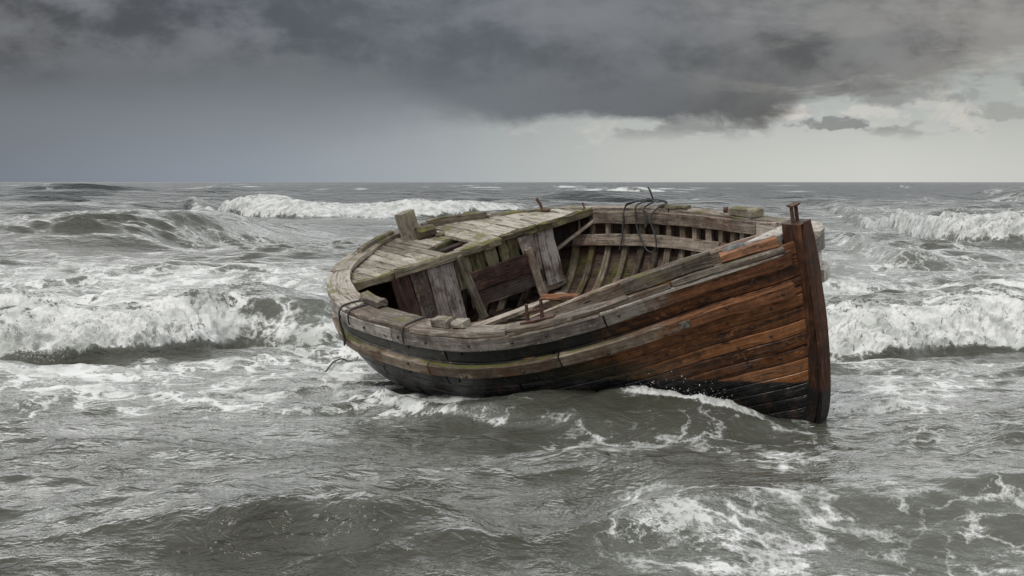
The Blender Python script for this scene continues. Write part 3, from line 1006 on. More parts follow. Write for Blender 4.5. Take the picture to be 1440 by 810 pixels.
# old iron mooring post on the stem head: two rods under a small plate
t_ = boat
post = None
mb = MB()
mb.sweep(np.array([(3.22, -.045, .905), (3.22, .045, .905)]), (1, 0, 0), (0, 0, 1), .055, .016, None, .004)
post = mb.build("mooring_post", M_RUST, boat)
for yy in (-.025, .025):
    mb = MB()
    mb.tube([(3.225, yy, .75), (3.222, yy, .83), (3.22, yy, .90)], .015, 8)
    mb.build("rod", M_RUST, post)

# ---- near rail fittings
def near_rail_block(name, mat, s0, s1, w, h, inn, up, rough=.006, bev=.014):
    ss = np.linspace(s0, s1, 6)
    c, T, I, U = rail_frame(ss)
    mb_ = MB()
    mb_.sweep(c + I * inn + U * up, I, U, w, h, None, bev, rough)
    return mb_.build(name, mat, boat)
near_rail_block("rail_board", M_POST, sN(2.93), sN(2.42), .075, .115, .05, .058)
near_rail_block("rail_board", M_ORANGE, sN(3.22), sN(2.97), .06, .075, .045, .037)
near_rail_block("rail_block", M_POST, sN(.90), sN(.70), .11, .075, .10, .037)
near_rail_block("rail_block", M_POST, sN(1.06), sN(.92), .10, .06, .11, .03)
near_rail_block("rail_block", M_GREY, sN(-.22), sN(-.62), .10, .06, .21, .03)
mb = MB()
c, T, I, U = rail_frame(np.array([sN(3.05)]))
lc = c[0] + I[0] * .13 + U[0] * .05
lp = np.array([lc + T[0] * q for q in np.linspace(-.09, .09, 7)])
mb.tube(lp, [.012, .03, .036, .034, .036, .03, .012], 9)
mb.build("fairlead", M_LEAD, boat)
# rusty iron fairlead on the cap
c, T, I, U = rail_frame(np.array([sN(1.74)]))
c, T, I, U = c[0], T[0], I[0], U[0]
mb = MB()
mb.sweep(np.array([c + I * .07 - T * .17 + U * .008, c + I * .07 + U * .014, c + I * .07 + T * .13 + U * .008]), I, U, [.05, .10, .06], .022, None, .006, .002)
irn = mb.build("iron_fitting", M_RUST, boat)
for d_, hh, ln in ((-.06, .17, -.05), (.07, .15, -.04)):
    mb = MB()
    b0 = c + I * .07 + T * d_
    mb.tube([b0, b0 + U * hh * .5 + T * ln * .5, b0 + U * hh + T * ln], [.018, .015, .013], 8)
    mb.build("prong", M_RUST, irn)
mb = MB()
b0 = c + I * .07 + U * .085
mb.tube([b0 - T * .09, b0 + T * .0, b0 + T * .045], [.010, .011, .010], 7)
mb.build("crossbar", M_RUST, irn)
# metal patch on the rubbing strake joint
ss = np.array([sN(2.72), sN(2.66)])
nrm = hull_n(ss, np.full(2, .34))
mb = MB()
mb.sweep(hull(ss, np.full(2, .34)) + nrm * .062, nrm, (0, 0, 1), .008, .06)
mb.build("metal_patch", M_TIN, boat)

# ---- far rail fittings
def far_block(name, mat, x0, x1, w, h, inn, up, taper=True):
    ss = np.linspace(sF(x0), sF(x1), 8)
    c, T, I, U = rail_frame(ss)
    mb_ = MB()
    hh = np.full(8, h)
    if taper:
        hh[0] *= .8
        hh[-1] *= .75
    mb_.sweep(c + I * inn + U * up, I, U, w, hh, None, .012, .004)
    return mb_.build(name, mat, boat)
far_block("rail_board", M_POST, 1.10, 1.56, .09, .085, .05, .04)
far_block("rail_board", M_EDGE, .06, .46, .07, .03, .04, .016, False)
far_block("rail_block", M_RUST, .96, 1.0, .04, .05, .03, .025, False)

# ---- long loose inner beam that has sprung off the near side, lies from floor to bow
mb = MB()
q = np.linspace(0, 1, 16)[:, None]
a, m_, b = np.array((1.40, -1.22, .09)), np.array((2.10, -.72, .38)), np.array((2.78, .30, .555))
path = a * (1 - q) ** 2 + (2 * m_ - (a + b) / 2) * 2 * q * (1 - q) + b * q ** 2
T = np.gradient(path, axis=0)
T /= np.linalg.norm(T, axis=1, keepdims=True)
sd_ = np.cross(T, (0, 0, 1))
sd_ /= np.linalg.norm(sd_, axis=1, keepdims=True)
mb.sweep(path, sd_, np.cross(sd_, T), .075, .13, None, .01, .004, off=(0, -.065))
mb.build("sprung_stringer", M_BEAM, boat)

# bolts in the near-side planks
bolt_me = None
mb = MB()
a = np.linspace(0, 2 * np.pi, 9)[:-1]
ring = lambda r, z: np.stack([np.cos(a) * r, np.sin(a) * r, np.full(8, z)], 1)
mb.grid(np.stack([ring(.013, -.004), ring(.012, .004), ring(.007, .008), ring(.001, .009)]), np.arange(4) * .01, np.arange(9) * .01, .5, closed=True, cap=True)
proto = mb.build("bolt", M_BOLT, boat, smooth=True)
bolt_me = proto.data
spots = []
for wv in (.20, .34, .462, .565, .668, .772, .876):
    for x in (3.12, 2.95, 2.6, 2.15, 1.6, 1.0, .35):
        if wv > .5 and x < 2.1:
            continue
        spots.append((x + rng.uniform(-.1, .08), wv + rng.uniform(-.03, .03), .064 if wv == .34 else .008))
for x in np.arange(-.6, 2.6, .42):
    spots.append((x + rng.uniform(-.1, .1), .105, .034))
first = True
for x, wv, of in spots:
    s_ = np.array([sN(x)])
    p = hull(s_, np.array([wv]))[0]
    nr = hull_n(s_, np.array([wv]))[0]
    o = proto if first else proto.copy()
    if not first:
        S.collection.objects.link(o)
        o.parent = boat
    first = False
    o.location = p + nr * of
    o.rotation_euler = Vector(nr).to_track_quat('Z', 'Y').to_euler()

# lashings over the near rail
def lash(s_, w_, drop):
    c, T, I, U = rail_frame(np.array([s_]))
    c, T, I, U = c[0], T[0], I[0], U[0]
    mb_ = MB()
    pts = [c + I * w_ + U * .004, c + I * (w_ * .5) + U * .010, c - I * .02 + U * .008, c - I * .045 - U * .02, c - I * .055 - U * .08, c - I * .05 - U * drop]
    mb_.tube(smooth_curve(pts, 20, 1.0), .0078, 7)
    mb_.build("lashing", M_ROPE, boat)
lash(sN(.42), .22, .14)
lash(sN(-.42), .16, .12)

# ------------------------------------------------------------------ loose things in and on the boat
def plank_thing(name, label, a, b, up, w, t_, mat):
    mb_ = MB()
    mb_.board(a, b, up, w, t_, n=10, rough=.005, bev=.008)
    o = mb_.build(name, mat, world='boat')
    return tag(o, label, "plank", "loose planks lying in the boat")
plank_thing("loose_plank", "long narrow grey plank lying in the bilge at the foot of the broken bulkhead", (-.40, -.42, -.60), (-.36, .55, -.63), (0, 0, 1), .09, .03, M_BEAM)
plank_thing("loose_plank", "short reddish brown plank lying in the bilge below the right end of the bulkhead", (-.42, .44, -.60), (-.10, .62, -.60), (0, 0, 1), .10, .03, M_ORANGE)
plank_thing("loose_plank", "dark rotten plank lying in the bilge just inside the rusty iron fitting", (-.10, -.55, -.62), (.45, .25, -.66), (.1, 0, 1), .12, .03, M_RIB)

# coil of rope hung over the far rail
def rope_mesh(paths, r):
    mb_ = MB()
    for p, n, sig in paths:
        mb_.tube(smooth_curve(p, n, sig), r, 7)
    return mb_
def inside(pts, y_of=lambda z: 1.555 + .28 * (z + .03)):
    out = []
    for x_, z_ in pts:               # hang plumb inside the heeled side
        dl = -.06
        for _ in range(8):
            dl = y_of(z_ - .48 * dl) - 1.62
        out.append((x_ - 1.12 * dl, 1.62 + dl, z_ - .48 * dl))
    return out
paths = [
    # long bight down the left
    ([(-.10, 1.70, .03), (-.20, 1.66, .035)] + inside([(-.35, .0), (-.39, -.08), (-.42, -.18), (-.45, -.30), (-.48, -.40), (-.54, -.52)]), 60, 1.6),
    ([(-.12, 1.70, .03), (-.22, 1.65, .035)] + inside([(-.36, -.02), (-.41, -.12), (-.44, -.24), (-.465, -.35), (-.45, -.27)]), 50, 1.6),
    # loops in the middle
    ([(-.05, 1.70, .04), (-.12, 1.66, .04)] + inside([(-.22, -.0), (-.245, -.12), (-.24, -.26), (-.20, -.38), (-.14, -.47), (-.05, -.475), (.0, -.40), (0, -.28), (-.04, -.16), (-.01, -.06)]) + [(.12, 1.64, .035), (.16, 1.68, .04)], 90, 1.8),
    ([(-.02, 1.69, .04), (-.03, 1.65, .035)] + inside([(-.12, -.02), (-.11, -.14), (-.12, -.24), (-.09, -.16), (-.10, -.04)]), 50, 1.5),
    # tangle on top of the cap
    ([(-.20, 1.68, .035), (-.12, 1.72, .05), (-.02, 1.70, .055), (.04, 1.66, .05), (.10, 1.68, .06), (.14, 1.71, .04), (.08, 1.74, .045), (0, 1.70, .06), (-.08, 1.66, .055), (-.15, 1.69, .04)], 70, 1.4),
    # stiff end sticking up
    ([(-.04, 1.70, .05), (-.045, 1.69, .10), (-.055, 1.685, .15), (-.075, 1.68, .185)], 20, 1.0)]
rp = rope_mesh(paths, .0082).build("rope", M_ROPE, smooth=True, world='boat')
tag(rp, "tangled black rope hung in loops over the far gunwale, one stiff end pointing up", "rope", "ropes on the boat")
# rope end trailing from the near quarter
c, T, I, U = rail_frame(np.array([sN(-.58)]))
c, T, I, U = c[0], T[0], I[0], U[0]
pts = [c + I * .18 + U * .01, c + I * .08 + U * .014, c - I * .02 + U * .012, c - I * .06 - U * .03, c - I * .07 - U * .12, c - I * .06 - U * .22 - T * .01, c - I * .05 - U * .30, c - I * .06 - U * .36 + T * .03]
pts2 = [c - I * .06 - U * .05, c - I * .065 - U * .13 + T * .02, c - I * .05 - U * .22 + T * .05, c - I * .04 - U * .30 + T * .06, c - I * .06 - U * .35 + T * .02]
rp2 = rope_mesh([(pts, 50, 1.5), (pts2, 40, 1.5)], .0088).build("rope", M_ROPE, smooth=True, world='boat')
tag(rp2, "frayed black rope end dangling from the near quarter down to the water", "rope", "ropes on the boat")

# ------------------------------------------------------------------ the sea
HF = CAMH * FPX
rng = np.random.default_rng(5)           # the sea has its own random stream
PERM = rng.permutation(512).astype(np.int32)
PERM = np.r_[PERM, PERM]
GR2 = np.stack([np.cos(np.arange(512) * 2.399), np.sin(np.arange(512) * 2.399)], 1).astype(np.float32)
g3 = rng.normal(size=(512, 3))
GR3 = (g3 / np.linalg.norm(g3, axis=1, keepdims=True)).astype(np.float32)


def fade(t): return t * t * t * (t * (t * 6 - 15) + 10)


def perlin2(x, y, seed=0):
    xi, yi = np.floor(x).astype(np.int32), np.floor(y).astype(np.int32)
    xf, yf = (x - xi).astype(np.float32), (y - yi).astype(np.float32)
    u, v = fade(xf), fade(yf)
    r = []
    for dx in (0, 1):
        for dy in (0, 1):
            h = PERM[(PERM[(xi + dx + seed * 17) & 511] + yi + dy) & 511]
            r.append(GR2[h, 0] * (xf - dx) + GR2[h, 1] * (yf - dy))
    return ((r[0] * (1 - v) + r[1] * v) * (1 - u) + (r[2] * (1 - v) + r[3] * v) * u) * 1.5


def perlin3(x, y, z, seed=0):
    xi, yi, zi = (np.floor(q).astype(np.int32) for q in (x, y, z))
    xf, yf, zf = (x - xi).astype(np.float32), (y - yi).astype(np.float32), (z - zi).astype(np.float32)
    u, v, w = fade(xf), fade(yf), fade(zf)
    def c(dx, dy, dz):
        h = PERM[(PERM[(PERM[(xi + dx + seed * 17) & 511] + yi + dy) & 511] + zi + dz) & 511]
        return GR3[h, 0] * (xf - dx) + GR3[h, 1] * (yf - dy) + GR3[h, 2] * (zf - dz)
    a = (c(0, 0, 0) * (1 - u) + c(1, 0, 0) * u) * (1 - v) + (c(0, 1, 0) * (1 - u) + c(1, 1, 0) * u) * v
    b = (c(0, 0, 1) * (1 - u) + c(1, 0, 1) * u) * (1 - v) + (c(0, 1, 1) * (1 - u) + c(1, 1, 1) * u) * v
    return (a * (1 - w) + b * w) * 1.5


def fbm2(x, y, o=4, seed=0, g=.5):
    r, a = 0, 1.0
    for i in range(o):
        r = r + a * perlin2(x * 2 ** i, y * 2 ** i, seed + i)
        a *= g
    return r


# grid: fan of columns, rows packed where the eye needs them
py = np.concatenate([np.arange(1250, 880, -8.0), np.arange(880, 600, -0.75), np.arange(600, 556, -0.55), np.arange(556, 440, -0.33), np.arange(440, 312, -0.62)])
D = HF / (py - 256)
D = np.unique(np.concatenate([D, np.arange(44.0, 51, .13)]))
far_rows = np.concatenate([np.arange(D[-1] + .4, 94, .4), np.arange(94, 150, 1.0), np.arange(150, 420, 2.0), np.arange(420, 1000, 4.5)])
D = np.concatenate([[1.5, 2.5, 3.3], D, far_rows, 1000 * 1.05 ** np.arange(0, 75)])
ta = np.concatenate([-np.tan(np.linspace(1.35, .40, 60)), np.linspace(-.40, .40, 900)[0:], np.tan(np.linspace(.40, 1.35, 60))])
ta = np.unique(np.concatenate([ta[ta < -.401], np.linspace(-.40, .40, 920), ta[ta > .401]]))
NR, NC = len(D), len(ta)
Y0 = np.repeat(D[:, None], NC, 1)
X0 = Y0 * ta[None, :]
dD = np.gradient(D)
row_sp = dD[:, None]
X, Y, Z = X0.copy(), Y0.copy(), np.zeros_like(X0)
PX = 720 + FPX * ta[None, :] + 0 * Y0          # bearing in picture units, used to lay the breakers out in plan
foam = np.zeros_like(X0)
aer = np.zeros_like(X0)

# random sea: three bands of directional waves
calm_near = (0.24 + 0.76 * sstep(45, 170, Y0)) * (1 - .75 * sstep(110, 300, Y0)) * (1 - .60 * np.exp(-((Y0 - 48) / 14) ** 4 - ((X0 + 12) / 10) ** 4)) * (1 - .85 * np.exp(-((X0 - .3) / 4.0) ** 4 - ((Y0 - 13.5) / 3.5) ** 4))
for lam, n, ak, spread in ((28, 5, .060, .30), (17, 6, .072, .40), (10, 7, .072, .55), (6, 8, .070, .6), (3.6, 8, .074, .7), (2.1, 9, .082, .8),
                           (1.2, 10, .095, .85), (.7, 10, .095, .95), (.42, 10, .085, 1.0), (.26, 10, .072, 1.1), (.17, 8, .055, 1.2)):
    fadein = 1 - sstep(.22, .42, row_sp / lam) if lam < 9 else 1 - sstep(.5, 1.4, row_sp / lam)
    rows = np.where(fadein[:, 0] > 0.01)[0]
    if not len(rows):
        continue
    r0, r1 = rows[0], rows[-1] + 1
    xs_, ys_ = X0[r0:r1].astype(np.float32), Y0[r0:r1].astype(np.float32)
    gz = np.zeros_like(xs_)
    gx, gy = gz.copy(), gz.copy()
    for i in range(n):
        L_ = lam * rng.uniform(.75, 1.33)
        th = -math.pi / 2 + rng.normal(0, spread * .6) + .12
        kx, ky = math.cos(th) * 2 * math.pi / L_, math.sin(th) * 2 * math.pi / L_
        a_ = ak * L_ / (2 * math.pi)
        ph = (kx * xs_ + ky * ys_ + rng.uniform(0, 6.28)).astype(np.float32)
        gz += a_ * np.cos(ph)
        sn = a_ * np.sin(ph) * .85
        gx -= math.cos(th) * sn
        gy -= math.sin(th) * sn
    # patchiness: gusts and smooth slicks
    pat = (np.clip(.62 + .75 * fbm2(xs_ / (lam * 2.2 + 1.5), ys_ / (lam * 1.6 + 1.5), 3, int(lam * 10)), .12, 1.5) if lam < 4 else 1.0)
    k = fadein[r0:r1] * pat * (calm_near[r0:r1] if lam > 2.5 else (.70 + .30 * sstep(14, 40, ys_)))
    Z[r0:r1] += gz * k
    X[r0:r1] += gx * k
    Y[r0:r1] += gy * k


def wave(base, amp, wf, wb, fo=None, lump=0.0, trail=0.0, trail_len=3.0, sharp=1.0, top=0.0, seed=0, wob=.25, sm_=14.0, brk=0.0):
    """a single wave: base = [(bearing px, py of its foot on flat water)], amp / fo = [(px, value)]; travels towards the shore"""
    def soft(pts, sig, inv=False):
        g = np.arange(-900, 2400, 2.0)
        a_, v_ = zip(*pts)
        c_ = np.interp(g, a_, HF / (np.array(v_) - 256.0)) if inv else np.interp(g, a_, v_, left=0, right=0)
        k_ = np.exp(-.5 * (np.arange(-60, 61) * 2.0 / sig) ** 2)
        c_ = np.convolve(np.pad(c_, 60, 'edge'), k_ / k_.sum(), 'valid')
        return np.interp(ta * FPX + 720, g, c_)[None, :]
    foot = soft(base, sm_, True)[:1]
    f0, f1 = foot.min() - 1.2 * wf - 2 * wob * wf, foot.max() + 2 * wf + 2 * wob * wf + 3.2 * wb + (2.6 * trail_len if trail else 0)
    rr = np.where((D >= f0) & (D <= f1))[0]
    if len(rr) < 3:
        return
    R = slice(rr[0], rr[-1] + 1)
    x0_, y0_ = X0[R], Y0[R]
    A = soft(amp, sm_)[:1] * (1 + .22 * fbm2(x0_ / (wf * 1.3 + .4), y0_ * 0 + seed * 3.7, 3, seed))
    foot = foot + wob * wf * fbm2(x0_ / (wf * 1.5 + .5), y0_ * 0 + seed * 1.3, 3, seed + 5)
    s = y0_ - (foot + wf)
    q = np.clip(-s / wf, 0, 1)
    front = (0.5 + 0.5 * np.cos(np.pi * q)) ** sharp
    if top:
        front = front * (1 - top) + np.sqrt(np.clip(1 - q ** 2.2, 0, 1)) * top
    back = np.exp(-(np.clip(s, 0, None) / wb) ** 1.6)
    prof = np.where(s < 0, np.where(-s < wf, front, 0), back)
    Z[R] += A * prof
    if fo is not None:
        F0 = soft(fo, min(sm_, 6.0))[:1] * np.clip(A / .05, 0, 1)
        if brk:
            F0 = F0 * np.clip(.75 + 1.5 * brk * fbm2(x0_ / (wf * .8), y0_ / (wf * .8) + seed, 4, seed + 2, .6), 0, 1.05)
        on = np.where(s < 0, sstep(1.02, .86, q) * (.62 + .38 * sstep(.03, .50, q)), .62 * np.exp(-(np.clip(s, 0, None) / (wb * .75)) ** 2))
        F = F0 * on
        m = F > .05
        if lump and m.any():
            zz = Z[R][m]
            xx, yy = x0_[m], y0_[m]
            l0 = np.maximum(lump * 2.6, 2.2 * (row_sp[R] + 0 * x0_)[m])
            wx_ = perlin3(xx / l0 * .7, yy / l0 * .7, zz / l0 * .7, seed + 8)
            wz_ = perlin3(xx / l0 * .8 + 5, yy / l0 * .8, zz / l0 * .8, seed + 9)
            xx, zz = xx + wx_ * l0 * .7, zz + wz_ * l0 * .6
            n1 = perlin3(xx / l0, yy / l0, zz / l0 * .8, seed)
            n2 = perlin3(xx / l0 * 2.3, yy / l0 * 2.3, zz / l0 * 2.3, seed + 3)
            n3 = perlin3(xx / l0 * 5.1, yy / l0 * 5.1, zz / l0 * 5.1, seed + 4)
            n4 = perlin3(xx / l0 * 11, yy / l0 * 11, zz / l0 * 11, seed + 6)
            b = .5 + n1 * .55 + (1 - 1.9 * np.abs(n2)) * .42 - .1 + (.5 - np.abs(n3)) * .50 + n4 * .20
            k = np.clip(F[m], 0, 1) ** 1.5
            for arr, dv in ((Z, lump * (b - .55) * k), (Y, -lump * .9 * (b - .3) * k), (X, lump * .45 * n2 * k)):
                sub = arr[R]
                sub[m] += dv
        foam[R] = np.maximum(foam[R], F)
        aer[R] = np.maximum(aer[R], F * .9)
        if trail:
            foam[R] = np.maximum(foam[R], F0 * trail * np.where(s > 0, np.exp(-(s / trail_len) ** 2), 0))


# far whitecaps near the horizon
wave([(-40, 276), (110, 276)], [(-40, .4), (5, .7), (40, 1.0), (80, .8), (110, .2)], 5, 10, [(0, 0), (8, .95), (78, .95), (88, 0)], lump=.16, brk=1.0, seed=21)
wave([(640, 266.5), (730, 266.5)], [(640, .3), (660, .8), (700, .8), (725, .2)], 8, 14, [(655, 0), (665, .8), (705, .8), (712, 0)], lump=.15, brk=1.0, seed=22, sm_=6)
wave([(760, 265), (840, 265)], [(760, .3), (780, .9), (820, .8), (840, .2)], 8, 14, [(768, 0), (776, .8), (826, .8), (832, 0)], lump=.15, brk=1.0, seed=23, sm_=6)
wave([(800, 272), (950, 272)], [(800, .2), (850, .5), (880, .95), (905, .8), (945, .2)], 6, 12, [(805, 0), (818, .85), (930, .9), (940, 0)], lump=.22, brk=1.0, seed=24, sm_=8)
wave([(1235, 266), (1290, 266)], [(1235, .2), (1255, .9), (1278, .8), (1290, .2)], 8, 12, [(1240, 0), (1248, .8), (1280, .8), (1284, 0)], lump=.15, brk=1.0, seed=25, sm_=6)
wave([(1370, 277), (1520, 279)], [(1370, .3), (1400, .8), (1450, 1.1), (1520, 1.1)], 6, 12, [(1378, 0), (1392, .85), (1520, .95)], lump=.18, brk=1.0, seed=26)
wave([(1330, 291), (1520, 296)], [(1330, .1), (1380, .5), (1450, .7), (1520, .7)], 5, 7, [(1340, 0), (1400, .42), (1520, .45)], lump=.05, seed=27)
wave([(60, 262), (140, 262)], [(60, .2), (90, .8), (110, .8), (140, .2)], 9, 14, [(84, 0), (90, .7), (106, .7), (112, 0)], lump=.15, brk=1.0, seed=28, sm_=6)
wave([(180, 266), (330, 267)], [(180, .2), (240, .8), (300, .7), (330, .2)], 8, 14, [(180, 0), (196, .5), (215, 0), (260, 0), (275, .5), (290, 0)], lump=.1, brk=1.0, seed=29, sm_=6)
for q_ in range(64):          # scattered small crests breaking offshore
    cx_ = rng.uniform(-150, 1600)
    fy_ = 256 + 3.5 + rng.exponential(8.0)
    hw_ = rng.uniform(14, 50)
    a_ = rng.uniform(.2, .5)
    wave([(cx_ - 90, fy_ + rng.uniform(-.5, .5)), (cx_ + 90, fy_ + rng.uniform(-.5, .5))], [(cx_ - 2.2 * hw_, 0), (cx_, a_), (cx_ + 2.2 * hw_, 0)], HF / (fy_ - 256) * .03, HF / (fy_ - 256) * .05,
         [(cx_ - hw_, 0), (cx_ - hw_ * .3, rng.uniform(.35, .85)), (cx_ + hw_ * .3, rng.uniform(.35, .85)), (cx_ + hw_, 0)], seed=100 + q_, sm_=8, brk=1.0)
# breaker beyond the stern
wave([(200, 292), (275, 299), (330, 309), (420, 313), (520, 313), (640, 311), (760, 306)],
     [(180, .0), (262, .18), (285, .66), (350, .92), (470, .82), (600, .72), (700, .5), (780, .1)], 3.0, 5.5,
     [(266, 0), (280, .8), (300, 1), (690, 1), (730, .5), (750, 0)], lump=.17, trail=.40, trail_len=7, top=.6, seed=1)
# green unbroken swell on the left
wave([(-400, 362), (0, 364), (200, 362), (330, 350), (520, 338)], [(-460, .9), (0, .92), (100, 1.08), (250, 1.10), (330, .80), (400, .45), (480, .1), (540, 0)], 7.0, 6.5,
     [(235, 0), (262, .30), (330, .33), (400, .22), (430, 0)], lump=.02, seed=2, wob=.1, sm_=34)
# right-hand breaker in the middle distance
wave([(1150, 306), (1205, 312), (1262, 330), (1320, 348), (1400, 353), (1560, 355)],
     [(1100, 0), (1200, .38), (1240, .62), (1300, .80), (1400, .80), (1560, .85)], 2.5, 4.0,
     [(1198, 0), (1215, .72), (1250, .78), (1290, 1), (1560, 1)], lump=.15, trail=.36, trail_len=5, top=.6, seed=3)
wave([(1160, 352), (1260, 372), (1330, 374)], [(1150, .05), (1200, .28), (1290, .28), (1350, .05)], 2.0, 2.5, [(1160, .25), (1210, .42), (1330, .35), (1350, .1)], lump=.02, trail=.4, trail_len=4, seed=12)
# big breaker left of the boat
wave([(-300, 505), (0, 503), (120, 500), (210, 494), (290, 484), (335, 476), (400, 478), (470, 478), (560, 470), (640, 450)],
     [(-400, .5), (0, .46), (100, .54), (170, .58), (230, .56), (290, .60), (345, .66), (400, .52), (460, .40), (540, .34), (640, .15), (700, 0)], 1.35, 1.6,
     [(-400, 1), (265, 1), (305, .85), (335, .48), (380, .24), (470, .24), (540, .30), (640, .2)], lump=.12, trail=.34, trail_len=2.0, top=.5, seed=4)
# second, lower bore just behind it
wave([(-300, 440), (0, 436), (90, 430), (170, 440), (260, 442)], [(-300, .22), (0, .20), (70, .26), (170, .18), (260, .05), (300, 0)], .9, 1.2, [(-300, .8), (100, .8), (200, .55), (280, .2)], lump=.06, seed=5)
# breaker right of the boat
wave([(1080, 476), (1165, 480), (1250, 482), (1330, 474), (1420, 470), (1560, 474)],
     [(1060, .3), (1150, .40), (1230, .46), (1300, .42), (1390, .46), (1560, .42)], 1.25, 2.0,
     [(1060, 1), (1560, 1)], lump=.11, trail=.36, trail_len=2.8, top=.5, seed=6)
wave([(1080, 432), (1200, 428), (1300, 420), (1420, 428), (1560, 424)], [(1080, .2), (1200, .22), (1290, .12), (1400, .22), (1560, .2)], .9, 1.4, [(1080, .75), (1280, .55), (1400, .8), (1560, .7)], lump=.07, seed=13)
# hump of water along the near side of the hull
wave([(240, 570), (400, 588), (540, 597), (640, 610), (760, 621), (868, 630), (1000, 638), (1080, 631), (1160, 628), (1260, 620)],
     [(430, 0), (500, .03), (560, .08), (640, .15), (700, .20), (780, .25), (860, .27), (940, .24), (1000, .16), (1060, .07), (1120, .025), (1190, .0), (1340, 0)], .80, 1.6, seed=7, wob=.08, sm_=24)
# thin spilling lip in front of the quarter, running in to the hull
wave([(300, 580), (345, 588), (400, 590), (470, 584), (540, 580), (600, 574), (660, 566), (720, 556)], [(290, 0), (345, .05), (420, .06), (540, .07), (640, .06), (730, .02), (760, 0)], .20, .16,
     [(320, .2), (345, .58), (420, .52), (560, .5), (640, .42), (690, .2), (720, 0)], lump=.03, seed=15, wob=.5)
wave([(470, 560), (540, 580), (600, 596), (660, 606), (740, 614)], [(450, 0), (500, .06), (560, .07), (640, .05), (720, .03), (770, 0)], .22, .2, [(460, .2), (500, .62), (640, .62), (720, .5), (770, .1)], lump=.04, seed=18, top=.3, wob=.6)
# wash along the foot of the bow
wave([(850, 607), (900, 610), (960, 613), (1020, 615), (1085, 614), (1160, 608)], [(850, .02), (885, .045), (950, .065), (1010, .055), (1060, .035), (1100, .02), (1160, .0)], .22, .14,
     [(855, .2), (875, .55), (900, .80), (1030, .82), (1070, .6), (1110, .4), (1150, .2)], lump=.05, seed=8, top=.3, wob=.35)
wave([(640, 606), (760, 614), (860, 620)], [(620, 0), (680, .03), (780, .03), (860, .02), (880, 0)], .16, .2, [(630, .2), (700, .55), (780, .5), (850, .6), (880, 0)], lump=.018, seed=17, wob=.4)
# wavelet right of the stem
wave([(1150, 600), (1190, 592), (1250, 588), (1320, 578)], [(1130, .08), (1190, .11), (1250, .11), (1300, .08), (1340, 0)], .55, 1.1, [(1140, .9), (1190, .85), (1260, .7), (1310, .4), (1340, 0)], lump=.05, trail=.45, trail_len=1.8, seed=9)
# foreground swells
wave([(-400, 830), (0, 832), (200, 830), (400, 826), (520, 822), (640, 835), (760, 840)], [(-400, .10), (0, .12), (120, .14), (300, .19), (420, .23), (490, .22), (560, .15), (660, .06), (760, 0)], .60, .75,
     [(400, 0), (430, .16), (500, .18), (530, 0)], lump=.004, seed=10, wob=.12, sm_=30)
wave([(780, 850), (860, 822), (930, 800), (1000, 800), (1100, 782), (1250, 775), (1440, 770), (1600, 770)], [(760, 0), (860, .09), (930, .16), (1000, .15), (1100, .10), (1250, .13), (1440, .11), (1600, .1)], .50, .7,
     [(820, .2), (900, .40), (930, .48), (1000, .43), (1060, .37), (1200, .37), (1440, .40), (1600, .40)], lump=.014, trail=.30, trail_len=.8, seed=11, wob=.15)
wave([(-400, 690), (0, 690), (180, 700), (330, 690), (450, 705)], [(-400, .07), (0, .09), (120, .12), (300, .10), (430, .05), (520, 0)], .7, .8, seed=14, sm_=30)
wave([(420, 720), (560, 716), (700, 705), (820, 712)], [(380, 0), (480, .06), (620, .07), (760, .05), (860, 0)], .5, .6, seed=16, sm_=30)

# drifting foam in patches, laid out in plan
pyf = 256 + HF / Y0
def patch(x0, x1, y0, y1, k, sx=30, sy=12, seed=0):
    global foam
    wx = 40 * fbm2(X0 * 1.1, Y0 * .7, 3, 40 + seed)
    wy = .20 * (y1 - y0) * fbm2(X0 * .9 + 9, Y0 * .6, 3, 50 + seed)
    a = sstep(x0 - sx, x0 + sx, PX + wx) * sstep(x1 + sx, x1 - sx, PX + wx)
    b = sstep(y0 - sy, y0 + sy, pyf + wy) * sstep(y1 + sy, y1 - sy, pyf + wy)
    foam = np.maximum(foam, a * b * k * (1 + .30 * fbm2(X0 * .8, Y0 * .5, 3, 60 + seed)))
patch(-300, 470, 376, 436, .48, 30, 7, 1)
patch(-300, 250, 506, 582, .46, 60, 10, 2)
patch(150, 400, 498, 600, .46, 60, 14, 3)
patch(430, 760, 545, 606, .36, 30, 10, 16)
patch(330, 600, 450, 560, .43, 40, 16, 4)
patch(1170, 1700, 352, 420, .36, 20, 8, 5)
patch(1165, 1360, 520, 600, .45, 20, 8, 6)
patch(1170, 1700, 478, 545, .38, 30, 12, 7)
patch(860, 1700, 742, 830, .35, 50, 12, 8)
patch(1010, 1260, 690, 740, .34, 60, 14, 9)
patch(720, 1200, 600, 700, .27, 60, 20, 10)
patch(-300, 760, 300, 345, .18, 40, 12, 11)
patch(1150, 1700, 290, 345, .26, 30, 10, 12)
patch(200, 900, 600, 700, .14, 80, 20, 13)
patch(1180, 1700, 590, 720, .22, 60, 20, 14)

# water is pushed aside by the hull: the surface dips out of sight inside the planking
P = np.stack([X, Y, Z], -1)
near_b = (np.hypot(X - BT[0], Y - BT[1]) < 5)
Lc = to_local(P[near_b])
vz = np.clip((Lc[:, 2] - ZK), .01, None)
